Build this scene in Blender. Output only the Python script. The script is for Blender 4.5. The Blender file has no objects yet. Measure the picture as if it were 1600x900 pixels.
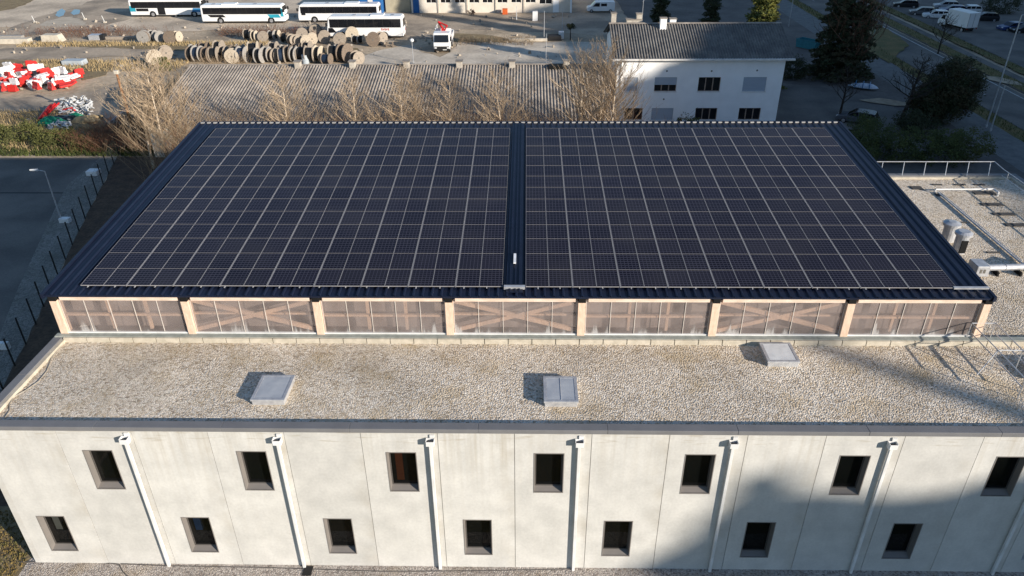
import bpy, math, random
from mathutils import Vector, Matrix, Euler
sc = bpy.context.scene
COL = sc.collection
R = random.Random(11)
PI = math.pi
U = R.uniform

# ---------------------------------------------------------------- camera
FPX, PITCH, YAW, ROLL = 1178.8, math.radians(30.481), math.radians(-1.213), math.radians(.441)
CAM = Vector((21.8327, -22.4476, 27.5405))
_f = Vector((math.sin(YAW)*math.cos(PITCH), math.cos(YAW)*math.cos(PITCH), -math.sin(PITCH)))
_r = Vector((math.cos(YAW), -math.sin(YAW), 0))
_d = _f.cross(_r)
RT = math.cos(ROLL)*_r + math.sin(ROLL)*_d
DN = -math.sin(ROLL)*_r + math.cos(ROLL)*_d
cd = bpy.data.cameras.new('camera')
cd.sensor_width = 36
cd.lens = FPX/1600*36
cd.clip_end = 5000
cam = bpy.data.objects.new('camera', cd)
COL.objects.link(cam)
m3 = Matrix((RT, -DN, -_f)).transposed()
cam.matrix_world = Matrix.Translation(CAM) @ m3.to_4x4()
sc.camera = cam

def ray(x, y): return (x-800)/FPX*RT + (y-450)/FPX*DN + _f
def G(x, y, z=0.):                       # surveyed picture point -> place on the level z
    v = ray(x, y); return CAM + v*((z-CAM.z)/v.z)
def GY(x, y, Y):
    v = ray(x, y); return CAM + v*((Y-CAM.y)/v.y)

# ---------------------------------------------------------------- light
SUN = Vector((.809*math.cos(math.radians(16)), -.588*math.cos(math.radians(16)), math.sin(math.radians(16))))
w = bpy.data.worlds.new('World'); sc.world = w; w.use_nodes = True
nt = w.node_tree
bg = nt.nodes['Background']
sky = nt.nodes.new('ShaderNodeTexSky'); sky.sky_type = 'NISHITA'; sky.sun_disc = False
sky.sun_elevation = math.radians(16); sky.sun_rotation = math.atan2(SUN.x, SUN.y)
sky.air_density = 1.0; sky.dust_density = .3; sky.ozone_density = 3.0
nt.links.new(sky.outputs[0], bg.inputs[0]); bg.inputs[1].default_value = .103
sl = bpy.data.lights.new('sun', 'SUN'); sl.energy = 5.0; sl.angle = math.radians(.55); sl.color = (1, .905, .79)
so = bpy.data.objects.new('sun', sl); COL.objects.link(so)
so.rotation_euler = (-SUN).to_track_quat('-Z', 'Y').to_euler()
sc.view_settings.view_transform = 'Standard'; sc.view_settings.look = 'None'
sc.view_settings.exposure = .57; sc.view_settings.gamma = 1

# ---------------------------------------------------------------- materials
MATS = {}
def M(name, col, rough=.8, col2=None, scale=2., detail=4., bump=0., bscale=None, metal=0., stretch=(1, 1, 1), spec=.3, lo=.35, hi=.65, fine=0., fscale=25.):
    m = bpy.data.materials.new(name); m.use_nodes = True
    t = m.node_tree; N = t.nodes; L = t.links
    b = N['Principled BSDF']
    b.inputs['Roughness'].default_value = rough; b.inputs['Metallic'].default_value = metal
    b.inputs['Specular IOR Level'].default_value = spec
    if col2 is None: col2 = tuple(c*.82 for c in col)
    tc = N.new('ShaderNodeTexCoord'); mp = N.new('ShaderNodeMapping'); mp.inputs['Scale'].default_value = stretch
    L.new(tc.outputs['Object'], mp.inputs[0])
    n = N.new('ShaderNodeTexNoise'); n.inputs['Scale'].default_value = scale; n.inputs['Detail'].default_value = detail
    L.new(mp.outputs[0], n.inputs['Vector'])
    r = N.new('ShaderNodeMapRange'); r.inputs[1].default_value = lo; r.inputs[2].default_value = hi
    L.new(n.outputs[0], r.inputs[0])
    mx = N.new('ShaderNodeMix'); mx.data_type = 'RGBA'
    mx.inputs[6].default_value = (*col, 1); mx.inputs[7].default_value = (*col2, 1)
    L.new(r.outputs[0], mx.inputs[0])
    out = mx.outputs[2]
    if fine:
        n2 = N.new('ShaderNodeTexNoise'); n2.inputs['Scale'].default_value = fscale; n2.inputs['Detail'].default_value = 3
        L.new(mp.outputs[0], n2.inputs['Vector'])
        r2 = N.new('ShaderNodeMapRange'); r2.inputs[1].default_value = .3; r2.inputs[2].default_value = .7
        r2.inputs[3].default_value = 1-fine; r2.inputs[4].default_value = 1+fine
        L.new(n2.outputs[0], r2.inputs[0])
        vm = N.new('ShaderNodeVectorMath'); vm.operation = 'SCALE'
        L.new(out, vm.inputs[0]); L.new(r2.outputs[0], vm.inputs['Scale']); out = vm.outputs[0]
    L.new(out, b.inputs['Base Color'])
    if bump:
        n3 = N.new('ShaderNodeTexNoise'); n3.inputs['Scale'].default_value = bscale or scale*5; n3.inputs['Detail'].default_value = 5
        L.new(mp.outputs[0], n3.inputs['Vector'])
        bp = N.new('ShaderNodeBump'); bp.inputs['Strength'].default_value = 1; bp.inputs['Distance'].default_value = bump
        L.new(n3.outputs[0], bp.inputs['Height']); L.new(bp.outputs[0], b.inputs['Normal'])
    MATS[name] = m
    return m

def gravel(name, cols, scale=10., depth=.05, moss=(.30, .22, .12), mossamt=.5):
    m = bpy.data.materials.new(name); m.use_nodes = True
    t = m.node_tree; N = t.nodes; L = t.links
    b = N['Principled BSDF']; b.inputs['Roughness'].default_value = .95; b.inputs['Specular IOR Level'].default_value = .15
    tc = N.new('ShaderNodeTexCoord')
    v = N.new('ShaderNodeTexVoronoi'); v.inputs['Scale'].default_value = scale
    L.new(tc.outputs['Object'], v.inputs['Vector'])
    sp = N.new('ShaderNodeSeparateColor'); L.new(v.outputs['Color'], sp.inputs[0])
    rp = N.new('ShaderNodeValToRGB'); e = rp.color_ramp.elements
    e[0].position = 0; e[0].color = (*cols[0], 1); e[1].position = 1; e[1].color = (*cols[-1], 1)
    for i, c in enumerate(cols[1:-1]):
        q = e.new((i+1)/(len(cols)-1)); q.color = (*c, 1)
    L.new(sp.outputs[0], rp.inputs[0])
    n = N.new('ShaderNodeTexNoise'); n.inputs['Scale'].default_value = .7; n.inputs['Detail'].default_value = 6
    L.new(tc.outputs['Object'], n.inputs['Vector'])
    mr = N.new('ShaderNodeMapRange'); mr.inputs[1].default_value = .5; mr.inputs[2].default_value = .75; mr.inputs[4].default_value = mossamt
    L.new(n.outputs[0], mr.inputs[0])
    mx = N.new('ShaderNodeMix'); mx.data_type = 'RGBA'; mx.inputs[7].default_value = (*moss, 1)
    L.new(mr.outputs[0], mx.inputs[0]); L.new(rp.outputs[0], mx.inputs[6])
    nl = N.new('ShaderNodeTexNoise'); nl.inputs['Scale'].default_value = .32; nl.inputs['Detail'].default_value = 8; nl.inputs['Roughness'].default_value = .65; L.new(tc.outputs['Object'], nl.inputs['Vector'])
    rl = N.new('ShaderNodeMapRange'); rl.inputs[1].default_value = .3; rl.inputs[2].default_value = .7; rl.inputs[3].default_value = .78; rl.inputs[4].default_value = 1.16; L.new(nl.outputs[0], rl.inputs[0])
    vl = N.new('ShaderNodeVectorMath'); vl.operation = 'SCALE'; L.new(mx.outputs[2], vl.inputs[0]); L.new(rl.outputs[0], vl.inputs['Scale']); L.new(vl.outputs[0], b.inputs['Base Color'])
    mr2 = N.new('ShaderNodeMath'); mr2.operation = 'MULTIPLY_ADD'; mr2.inputs[1].default_value = -1.4
    L.new(v.outputs['Distance'], mr2.inputs[0]); L.new(sp.outputs[1], mr2.inputs[2])
    bp = N.new('ShaderNodeBump'); bp.inputs['Distance'].default_value = depth; bp.inputs['Strength'].default_value = 1
    L.new(mr2.outputs[0], bp.inputs['Height']); L.new(bp.outputs[0], b.inputs['Normal'])
    MATS[name] = m
    return m

roof_gravel = gravel('roof_gravel', [(.32, .26, .19), (.58, .48, .36), (.73, .63, .50), (.82, .745, .63), (.62, .53, .43)], 13.5, .022, moss=(.50, .37, .20), mossamt=.55)
ground_gravel = gravel('ground_gravel', [(.22, .19, .17), (.42, .37, .33), (.56, .51, .46), (.46, .41, .37)], 14, .04)

# concrete facade with weather streaks
def facade_mat():
    m = M('facade_concrete', (.605, .595, .56), .85, (.505, .498, .47), .9, 5, bump=.004, bscale=14, fine=.05, fscale=9)
    t = m.node_tree; N = t.nodes; L = t.links
    b = N['Principled BSDF']; src = b.inputs['Base Color'].links[0].from_socket
    tc = N.new('ShaderNodeTexCoord'); mp = N.new('ShaderNodeMapping'); mp.inputs['Scale'].default_value = (4.5, 1, .16)
    L.new(tc.outputs['Object'], mp.inputs[0])
    n = N.new('ShaderNodeTexNoise'); n.inputs['Scale'].default_value = 1.3; n.inputs['Detail'].default_value = 6
    L.new(mp.outputs[0], n.inputs['Vector'])
    r = N.new('ShaderNodeMapRange'); r.inputs[1].default_value = .45; r.inputs[2].default_value = .78; r.inputs[3].default_value = 0; r.inputs[4].default_value = .62
    L.new(n.outputs[0], r.inputs[0]); strk = r
    mx = N.new('ShaderNodeMix'); mx.data_type = 'RGBA'; mx.inputs[7].default_value = (.40, .365, .30, 1)
    L.new(r.outputs[0], mx.inputs[0]); L.new(src, mx.inputs[6])
    # each precast panel has its own shade of grey
    sx = N.new('ShaderNodeSeparateXYZ'); L.new(tc.outputs['Object'], sx.inputs[0])
    a = N.new('ShaderNodeMath'); a.operation = 'MULTIPLY_ADD'; a.inputs[1].default_value = 1/3.02; a.inputs[2].default_value = -.27/3.02
    L.new(sx.outputs[0], a.inputs[0])
    fl = N.new('ShaderNodeMath'); fl.operation = 'FLOOR'; L.new(a.outputs[0], fl.inputs[0])
    wn = N.new('ShaderNodeTexWhiteNoise'); wn.noise_dimensions = '1D'; L.new(fl.outputs[0], wn.inputs['W'])
    # run-off stains: strongest below the coping, different on every panel
    tp = N.new('ShaderNodeMapRange'); tp.inputs[1].default_value = 4.5; tp.inputs[2].default_value = 7.7; tp.inputs[3].default_value = .25; tp.inputs[4].default_value = 1.5; L.new(sx.outputs[2], tp.inputs[0])
    pw = N.new('ShaderNodeMath'); pw.operation = 'POWER'; pw.inputs[1].default_value = 1.6; L.new(wn.outputs[0], pw.inputs[0])
    m1 = N.new('ShaderNodeMath'); m1.operation = 'MULTIPLY'; L.new(tp.outputs[0], m1.inputs[0]); L.new(pw.outputs[0], m1.inputs[1])
    m2 = N.new('ShaderNodeMath'); m2.operation = 'MULTIPLY'; L.new(strk.outputs[0], m2.inputs[0]); L.new(m1.outputs[0], m2.inputs[1])
    # grime along the joints
    fr_ = N.new('ShaderNodeMath'); fr_.operation = 'FRACT'; L.new(a.outputs[0], fr_.inputs[0])
    jn = N.new('ShaderNodeMapRange'); jn.inputs[1].default_value = .74; jn.inputs[2].default_value = 1.; jn.inputs[4].default_value = .55; L.new(fr_.outputs[0], jn.inputs[0])
    nb = N.new('ShaderNodeTexNoise'); nb.inputs['Scale'].default_value = .8; nb.inputs['Detail'].default_value = 5; L.new(tc.outputs['Object'], nb.inputs['Vector'])
    nr = N.new('ShaderNodeMapRange'); nr.inputs[1].default_value = .42; nr.inputs[2].default_value = .68; L.new(nb.outputs[0], nr.inputs[0])
    m3 = N.new('ShaderNodeMath'); m3.operation = 'MULTIPLY'; L.new(jn.outputs[0], m3.inputs[0]); L.new(nr.outputs[0], m3.inputs[1])
    m4 = N.new('ShaderNodeMath'); m4.operation = 'ADD'; m4.use_clamp = True; L.new(m2.outputs[0], m4.inputs[0])
    # short dark smudges left by the lifting anchors just below the coping
    mp5 = N.new('ShaderNodeMapping'); mp5.inputs['Scale'].default_value = (.9, 1, 9); L.new(tc.outputs['Object'], mp5.inputs[0])
    n5 = N.new('ShaderNodeTexNoise'); n5.inputs['Scale'].default_value = 1.; n5.inputs['Detail'].default_value = 3; L.new(mp5.outputs[0], n5.inputs['Vector'])
    r5 = N.new('ShaderNodeMapRange'); r5.inputs[1].default_value = .56; r5.inputs[2].default_value = .68; r5.inputs[4].default_value = .6; L.new(n5.outputs[0], r5.inputs[0])
    b5 = N.new('ShaderNodeMapRange'); b5.inputs[1].default_value = 7.15; b5.inputs[2].default_value = 7.3; L.new(sx.outputs[2], b5.inputs[0])
    m5 = N.new('ShaderNodeMath'); m5.operation = 'MULTIPLY'; L.new(r5.outputs[0], m5.inputs[0]); L.new(b5.outputs[0], m5.inputs[1])
    m6 = N.new('ShaderNodeMath'); m6.operation = 'ADD'; L.new(m3.outputs[0], m6.inputs[0]); L.new(m5.outputs[0], m6.inputs[1]); L.new(m6.outputs[0], m4.inputs[1])
    L.new(m4.outputs[0], mx.inputs[0])
    r3 = N.new('ShaderNodeMapRange'); r3.inputs[3].default_value = .93; r3.inputs[4].default_value = 1.04; L.new(wn.outputs[0], r3.inputs[0])
    vm = N.new('ShaderNodeVectorMath'); vm.operation = 'SCALE'; L.new(mx.outputs[2], vm.inputs[0]); L.new(r3.outputs[0], vm.inputs['Scale'])
    L.new(vm.outputs[0], b.inputs['Base Color'])
    return m
facade = facade_mat()
pale_conc = M('pale_concrete', (.55, .50, .41), .9, (.43, .39, .31), 3, bump=.003, fine=.08)
dark_gap = M('joint_sealant', (.16, .15, .13), .9)
coping_m = M('grey_coping_metal', (.185, .185, .19), .55, (.16, .16, .165), 1, metal=.0, fine=.05)
ledge_m = M('ledge_flashing', (.36, .38, .34), .6, (.27, .29, .26), 3, fine=.1)
taupe = M('taupe_window_metal', (.235, .215, .198), .55, (.21, .195, .18), 2, metal=.1)
taupe_d = M('dark_window_frame', (.10, .092, .085), .5)
glass = M('dark_window_glass', (.008, .009, .009), .04, spec=.5)
white_p = M('white_pipe_paint', (.74, .74, .73), .45, (.62, .62, .60), 1.5, fine=.04)
black = M('black_opening', (.006, .006, .006), .9)
timber = M('timber', (.74, .56, .43), .75, (.62, .45, .33), 5, stretch=(2, 2, .6), fine=.12)
timber_pale = M('pale_timber', (.76, .62, .51), .75, (.64, .49, .38), 3, stretch=(.6, 2, 2), fine=.1)
roof_metal = M('navy_roof_sheet', (.010, .016, .036), .42, (.008, .012, .028), 1.2, metal=0, spec=.28, fine=.08)
alu = M('aluminium', (.52, .52, .52), .38, (.44, .44, .45), 2, metal=.55)
galv = M('galvanised_steel', (.58, .59, .60), .42, (.44, .45, .47), 4, metal=.45)
closer = M('ridge_closer', (.42, .41, .39), .7)
wire = M('cable_rubber', (.12, .11, .10), .7)
wire_l = M('cable_grey', (.36, .33, .28), .7)

def pv_mat(px_, py_, pw, ph):
    m = bpy.data.materials.new('solar_cells'); m.use_nodes = True
    t = m.node_tree; N = t.nodes; L = t.links
    b = N['Principled BSDF']; b.inputs['Roughness'].default_value = .22; b.inputs['Specular IOR Level'].default_value = .11
    tc = N.new('ShaderNodeTexCoord'); sx = N.new('ShaderNodeSeparateXYZ'); L.new(tc.outputs['Object'], sx.inputs[0])
    def line(o, period, wd):
        a = N.new('ShaderNodeMath'); a.operation = 'MULTIPLY'; a.inputs[1].default_value = 1/period; L.new(o, a.inputs[0])
        f = N.new('ShaderNodeMath'); f.operation = 'FRACT'; L.new(a.outputs[0], f.inputs[0])
        g = N.new('ShaderNodeMath'); g.operation = 'LESS_THAN'; g.inputs[1].default_value = wd/period; L.new(f.outputs[0], g.inputs[0])
        return g.outputs[0]
    l1 = line(sx.outputs[0], px_, .028); l2 = line(sx.outputs[1], py_, .05)
    mxx = N.new('ShaderNodeMath'); mxx.operation = 'MAXIMUM'; L.new(l1, mxx.inputs[0]); L.new(l2, mxx.inputs[1])
    oi = N.new('ShaderNodeObjectInfo')
    r0 = N.new('ShaderNodeMapRange'); r0.inputs[3].default_value = .92; r0.inputs[4].default_value = 1.1; L.new(oi.outputs['Random'], r0.inputs[0])
    mx = N.new('ShaderNodeMix'); mx.data_type = 'RGBA'
    mx.inputs[6].default_value = (.0074, .0070, .0128, 1); mx.inputs[7].default_value = (.048, .046, .064, 1)
    L.new(mxx.outputs[0], mx.inputs[0])
    vm = N.new('ShaderNodeVectorMath'); vm.operation = 'SCALE'; L.new(mx.outputs[2], vm.inputs[0]); L.new(r0.outputs[0], vm.inputs['Scale'])
    # a thin uneven film of dust over the whole array
    ge = N.new('ShaderNodeNewGeometry'); nd_ = N.new('ShaderNodeTexNoise'); nd_.inputs['Scale'].default_value = .35; nd_.inputs['Detail'].default_value = 6; L.new(ge.outputs['Position'], nd_.inputs['Vector'])
    rd = N.new('ShaderNodeMapRange'); rd.inputs[1].default_value = .4; rd.inputs[2].default_value = .75; rd.inputs[4].default_value = .035; L.new(nd_.outputs[0], rd.inputs[0])
    md = N.new('ShaderNodeMix'); md.data_type = 'RGBA'; md.inputs[7].default_value = (.30, .26, .22, 1); L.new(rd.outputs[0], md.inputs[0]); L.new(vm.outputs[0], md.inputs[6])
    rr_ = N.new('ShaderNodeMapRange'); rr_.inputs[1].default_value = .35; rr_.inputs[2].default_value = .7; rr_.inputs[3].default_value = .14; rr_.inputs[4].default_value = .34; L.new(nd_.outputs[0], rr_.inputs[0]); L.new(rr_.outputs[0], b.inputs['Roughness'])
    L.new(md.outputs[2], b.inputs['Base Color'])
    return m

def glazing_mat():
    m = bpy.data.materials.new('translucent_glazing'); m.use_nodes = True
    t = m.node_tree; N = t.nodes; L = t.links
    b = N['Principled BSDF']; b.inputs['Base Color'].default_value = (.34, .31, .29, 1); b.inputs['Roughness'].default_value = .22
    tr = N.new('ShaderNodeBsdfTransparent'); tr.inputs[0].default_value = (.93, .91, .90, 1)
    mix = N.new('ShaderNodeMixShader')
    tc = N.new('ShaderNodeTexCoord')
    # dried white residue that has settled along the foot of the sheets
    mp = N.new('ShaderNodeMapping'); mp.inputs['Scale'].default_value = (1.5, 1, .15); L.new(tc.outputs['Object'], mp.inputs[0])
    n = N.new('ShaderNodeTexNoise'); n.inputs['Scale'].default_value = 1.6; n.inputs['Detail'].default_value = 5; L.new(mp.outputs[0], n.inputs['Vector'])
    sx = N.new('ShaderNodeSeparateXYZ'); L.new(tc.outputs['Object'], sx.inputs[0])
    p = N.new('ShaderNodeMath'); p.operation = 'POWER'; p.inputs[1].default_value = 5.; L.new(n.outputs[0], p.inputs[0])
    h = N.new('ShaderNodeMath'); h.operation = 'MULTIPLY_ADD'; h.inputs[1].default_value = 5.5; h.inputs[2].default_value = 7.93
    L.new(p.outputs[0], h.inputs[0])
    d = N.new('ShaderNodeMath'); d.operation = 'SUBTRACT'; L.new(h.outputs[0], d.inputs[0]); L.new(sx.outputs[2], d.inputs[1])
    r = N.new('ShaderNodeMapRange'); r.inputs[1].default_value = -.12; r.inputs[2].default_value = .32; r.inputs[4].default_value = .62; L.new(d.outputs[0], r.inputs[0])
    n2 = N.new('ShaderNodeTexNoise'); n2.inputs['Scale'].default_value = .9; L.new(tc.outputs['Object'], n2.inputs['Vector'])
    r2 = N.new('ShaderNodeMapRange'); r2.inputs[3].default_value = .17; r2.inputs[4].default_value = .34; r2.inputs[1].default_value = .3; r2.inputs[2].default_value = .7; L.new(n2.outputs[0], r2.inputs[0])
    mxx = N.new('ShaderNodeMath'); mxx.operation = 'MAXIMUM'; L.new(r.outputs[0], mxx.inputs[0]); L.new(r2.outputs[0], mxx.inputs[1])
    c = N.new('ShaderNodeMix'); c.data_type = 'RGBA'; c.inputs[6].default_value = (.42, .36, .34, 1); c.inputs[7].default_value = (.56, .57, .56, 1)
    L.new(r.outputs[0], c.inputs[0]); L.new(c.outputs[2], b.inputs['Base Color'])
    L.new(mxx.outputs[0], mix.inputs[0]); L.new(tr.outputs[0], mix.inputs[1]); L.new(b.outputs[0], mix.inputs[2])
    L.new(mix.outputs[0], N['Material Output'].inputs[0])
    return m
glazing = glazing_mat()
inner = M('inner_wall', (.30, .265, .25), .9)

# ---------------------------------------------------------------- mesh helpers
class MB:
    def __init__(s): s.v = []; s.f = []; s.m = []; s.k = 0
    def add(s, vs, fs):
        b = len(s.v); s.v += [tuple(v) for v in vs]
        s.f += [[b+i for i in f] for f in fs]; s.m += [s.k]*len(fs)
    def box(s, x0, x1, y0, y1, z0, z1, T=None):
        vs = [Vector((x, y, z)) for z in (z0, z1) for y in (y0, y1) for x in (x0, x1)]
        if T is not None: vs = [T @ v for v in vs]
        s.add(vs, [(0, 2, 3, 1), (4, 5, 7, 6), (0, 1, 5, 4), (2, 6, 7, 3), (0, 4, 6, 2), (1, 3, 7, 5)])
        return s
    def quad(s, a, b, c, d): s.add([a, b, c, d], [(0, 1, 2, 3)]); return s
    def tube(s, p, q, r0, r1=None, n=6, cap=True):
        p = Vector(p); q = Vector(q); r1 = r0 if r1 is None else r1
        d = (q-p).normalized(); a = d.orthogonal().normalized(); b = d.cross(a)
        vs = []
        for c, r in ((p, r0), (q, r1)):
            for i in range(n):
                t = 2*PI*i/n; vs.append(c+(a*math.cos(t)+b*math.sin(t))*r)
        fs = [(i, (i+1) % n, n+(i+1) % n, n+i) for i in range(n)]
        if cap: fs += [tuple(range(n-1, -1, -1)), tuple(range(n, 2*n))]
        s.add(vs, fs); return s
    def path(s, pts, r, n=5):
        for a, b in zip(pts[:-1], pts[1:]): s.tube(a, b, r, r, n)
        return s
    def prism(s, poly, axis, a, b, T=None):
        n = len(poly)
        def mk(u, v, c): return {'x': (c, u, v), 'y': (u, c, v), 'z': (u, v, c)}[axis]
        vs = [Vector(mk(u, v, a)) for u, v in poly]+[Vector(mk(u, v, b)) for u, v in poly]
        if T is not None: vs = [T @ v for v in vs]
        s.add(vs, [tuple(range(n)), tuple(range(2*n-1, n-1, -1))]+[(i, n+i, n+(i+1) % n, (i+1) % n) for i in range(n)])
        return s
    def lathe(s, prof, c=(0, 0, 0), n=12):
        vs = []; fs = []
        for r, z in prof:
            for i in range(n):
                t = 2*PI*i/n; vs.append((c[0]+r*math.cos(t), c[1]+r*math.sin(t), c[2]+z))
        for k in range(len(prof)-1):
            for i in range(n): fs.append((k*n+i, k*n+(i+1) % n, (k+1)*n+(i+1) % n, (k+1)*n+i))
        fs += [tuple(range(n-1, -1, -1)), tuple(range((len(prof)-1)*n, len(prof)*n))]
        s.add(vs, fs); return s
    def build(s, name, mats, parent=None, w=True, smooth=False, bevel=0., origin=None, norm=True):
        me = bpy.data.meshes.new(name)
        off = Vector((0, 0, 0))
        if origin is not None: off = Vector(origin)
        elif parent is not None and w:
            q = parent
            while q is not None: off = off+q.location; q = q.parent
        me.from_pydata([(v[0]-off.x, v[1]-off.y, v[2]-off.z) for v in s.v], [], s.f)
        if not isinstance(mats, (list, tuple)): mats = [mats]
        for m in mats: me.materials.append(m)
        if len(mats) > 1: me.polygons.foreach_set('material_index', s.m)
        if norm:
            import bmesh
            bm = bmesh.new(); bm.from_mesh(me); bmesh.ops.recalc_face_normals(bm, faces=bm.faces); bm.to_mesh(me); bm.free()
        if smooth: me.polygons.foreach_set('use_smooth', [True]*len(me.polygons))
        me.update()
        o = bpy.data.objects.new(name, me); COL.objects.link(o)
        if origin is not None: o.location = off
        if parent is not None: o.parent = parent
        if bevel:
            b = o.modifiers.new('bevel', 'BEVEL'); b.width = bevel; b.segments = 2; b.limit_method = 'ANGLE'; b.angle_limit = .7
        return o

def tag(o, label=None, cat=None, group=None, kind=None):
    if label: o['label'] = label
    if cat: o['category'] = cat
    if group: o['group'] = group
    if kind: o['kind'] = kind
    return o
def thing(name, label, cat, loc=(0, 0, 0), rz=0., group=None):
    o = bpy.data.objects.new(name, None); COL.objects.link(o); o.empty_display_size = .3
    o.location = loc; o.rotation_euler = (0, 0, rz)
    return tag(o, label, cat, group)
KIDS = {}
def copy_tree(o, parent=None):
    c = o.copy(); COL.objects.link(c); c.parent = parent
    for ch in list(o.children): copy_tree(ch, c)
    return c
def relabel(o, label): o['label'] = label; return o
def struct(mb, name, m): return tag(mb.build(name, m, norm=False), kind='structure')
ORD = 'first second third fourth fifth sixth seventh eighth ninth tenth eleventh twelfth thirteenth fourteenth fifteenth sixteenth seventeenth eighteenth nineteenth twentieth'.split()
def ordw(n): return ORD[n] if n < 20 else ('twenty-'+ORD[n-20] if n < 29 else ('thirtieth' if n == 29 else 'thirty-'+ORD[n-30]))
# ================================================================ the sports hall
HALL = thing('sports_hall', 'pale concrete two-storey hall with gravel flat roofs, timber clerestory and navy metal roof', 'building')
UPX = [4.08, 10.28, 16.28, 22.17, 28.15, 34.21, 40.31, 46.3, 52.3]
LOX = [.96, 7.19, 13.27, 19.21, 25.16, 31.14, 37.24, 43.2, 49.3]
WW = 1.22
ops = [(x, x+WW, 4.58, 6.74, 'w') for x in UPX]+[(x, x+WW, .80, 2.98, 'w') for x in LOX]
JX = [.27+3.02*k for k in range(1, 19)]
ops += [(x-.011, x+.011, 0, 7.74, 'j') for x in JX]
def facade_wall():
    mb = MB()
    xs = sorted({-.0, 55.1}|{o[0] for o in ops}|{o[1] for o in ops}); zs = sorted({0, 7.74}|{o[2] for o in ops}|{o[3] for o in ops})
    for i in range(len(xs)-1):
        for j in range(len(zs)-1):
            cx = (xs[i]+xs[i+1])/2; cz = (zs[j]+zs[j+1])/2
            k = [o for o in ops if o[0] < cx < o[1] and o[2] < cz < o[3]]
            if not k:
                mb.k = 0; mb.quad((xs[i], 0, zs[j]), (xs[i+1], 0, zs[j]), (xs[i+1], 0, zs[j+1]), (xs[i], 0, zs[j+1]))
            elif k[0][4] == 'j':
                mb.k = 1; mb.quad((xs[i], .03, zs[j]), (xs[i+1], .03, zs[j]), (xs[i+1], .03, zs[j+1]), (xs[i], .03, zs[j+1]))
    mb.k = 0
    for x0, x1, z0, z1, t in ops:
        d = .03 if t == 'j' else .34
        mb.quad((x0, 0, z0), (x0, d, z0), (x0, d, z1), (x0, 0, z1)); mb.quad((x1, 0, z0), (x1, 0, z1), (x1, d, z1), (x1, d, z0))
        if t == 'w':
            mb.quad((x0, 0, z1), (x0, d, z1), (x1, d, z1), (x1, 0, z1)); mb.quad((x0, 0, z0), (x1, 0, z0), (x1, d, z0), (x0, d, z0))
    # side, rear and annex walls
    mb.box(0, .3, .002, 26.2, 0, 7.72); mb.box(.3, 54.8, 26.0, 26.3, 0, 7.72); mb.box(54.8, 55.1, .002, 26.3, 0, 7.72)
    return mb.build('facade_wall', [facade, dark_gap], HALL, norm=False)
facade_wall()
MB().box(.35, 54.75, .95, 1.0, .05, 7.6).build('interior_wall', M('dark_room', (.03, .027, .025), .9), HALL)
pane_m = bpy.data.materials.new('window_pane'); pane_m.use_nodes = True
_t = pane_m.node_tree; _b = _t.nodes['Principled BSDF']; _b.inputs['Base Color'].default_value = (.006, .007, .007, 1); _b.inputs['Roughness'].default_value = .03
_tr = _t.nodes.new('ShaderNodeBsdfTransparent'); _tr.inputs[0].default_value = (.55, .56, .55, 1); _mx = _t.nodes.new('ShaderNodeMixShader'); _mx.inputs[0].default_value = .5
_t.links.new(_tr.outputs[0], _mx.inputs[1]); _t.links.new(_b.outputs[0], _mx.inputs[2]); _t.links.new(_mx.outputs[0], _t.nodes['Material Output'].inputs[0])
def make_window(x, z, h):
    mb = MB(); x1 = x+WW; z1 = z+h; a = .035; D = .30; y0 = -.012
    # metal surround: four splayed reveals and a thin outer lip
    for bx in ((x, x+a, z, z1), (x1-a, x1, z, z1), (x+a, x1-a, z1-a, z1), (x+a, x1-a, z, z+a)):
        mb.box(bx[0], bx[1], y0, .05, bx[2], bx[3])
    i0, i1, j0, j1 = x+a, x1-a, z+a, z1-a
    sz = .10; s = .02
    mb.quad((i0, .05, j0), (i0+s, D, j0+sz), (i0+s, D, j1-s), (i0, .05, j1)); mb.quad((i1, .05, j0), (i1, .05, j1), (i1-s, D, j1-s), (i1-s, D, j0+sz))
    mb.quad((i0, .05, j1), (i0+s, D, j1-s), (i1-s, D, j1-s), (i1, .05, j1)); mb.quad((i0, .05, j0), (i1, .05, j0), (i1-s, D, j0+sz), (i0+s, D, j0+sz))
    wd = mb.build('window', taupe, HALL, norm=False)
    f = MB(); q0, q1, r0, r1 = i0+s, i1-s, j0+sz, j1-s; t = .05
    for bx in ((q0, q0+t, r0, r1), (q1-t, q1, r0, r1), (q0+t, q1-t, r1-t, r1), (q0+t, q1-t, r0, r0+t)):
        f.box(bx[0], bx[1], D-.03, D+.03, bx[2], bx[3])
    fr = f.build('frame', taupe_d, wd)
    MB().quad((q0+t, D, r0+t), (q1-t, D, r0+t), (q1-t, D, r1-t), (q0+t, D, r1-t)).build('pane', pane_m, wd)
    return wd
for x in UPX[:7]: make_window(x, 4.58, 2.16)
for x in LOX[:7]: make_window(x, .80, 2.18)
for x in UPX[7:]: make_window(x, 4.58, 2.16)
# things that show behind three of the panes
MB().box(UPX[2]+.25, UPX[2]+.55, .45, .48, 4.8, 6.5).build('curtain', M('rust_curtain', (.30, .07, .02), .9), HALL)
MB().box(LOX[1]+.22, LOX[1]+.5, .45, .6, 1.7, 2.7).build('curtain', M('blue_cloth', (.03, .12, .35), .8), HALL)
MB().box(LOX[0]+.28, LOX[0]+.55, .42, .44, 1.7, 2.75).build('blind', M('white_blind', (.6, .62, .58), .8), HALL)

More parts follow.
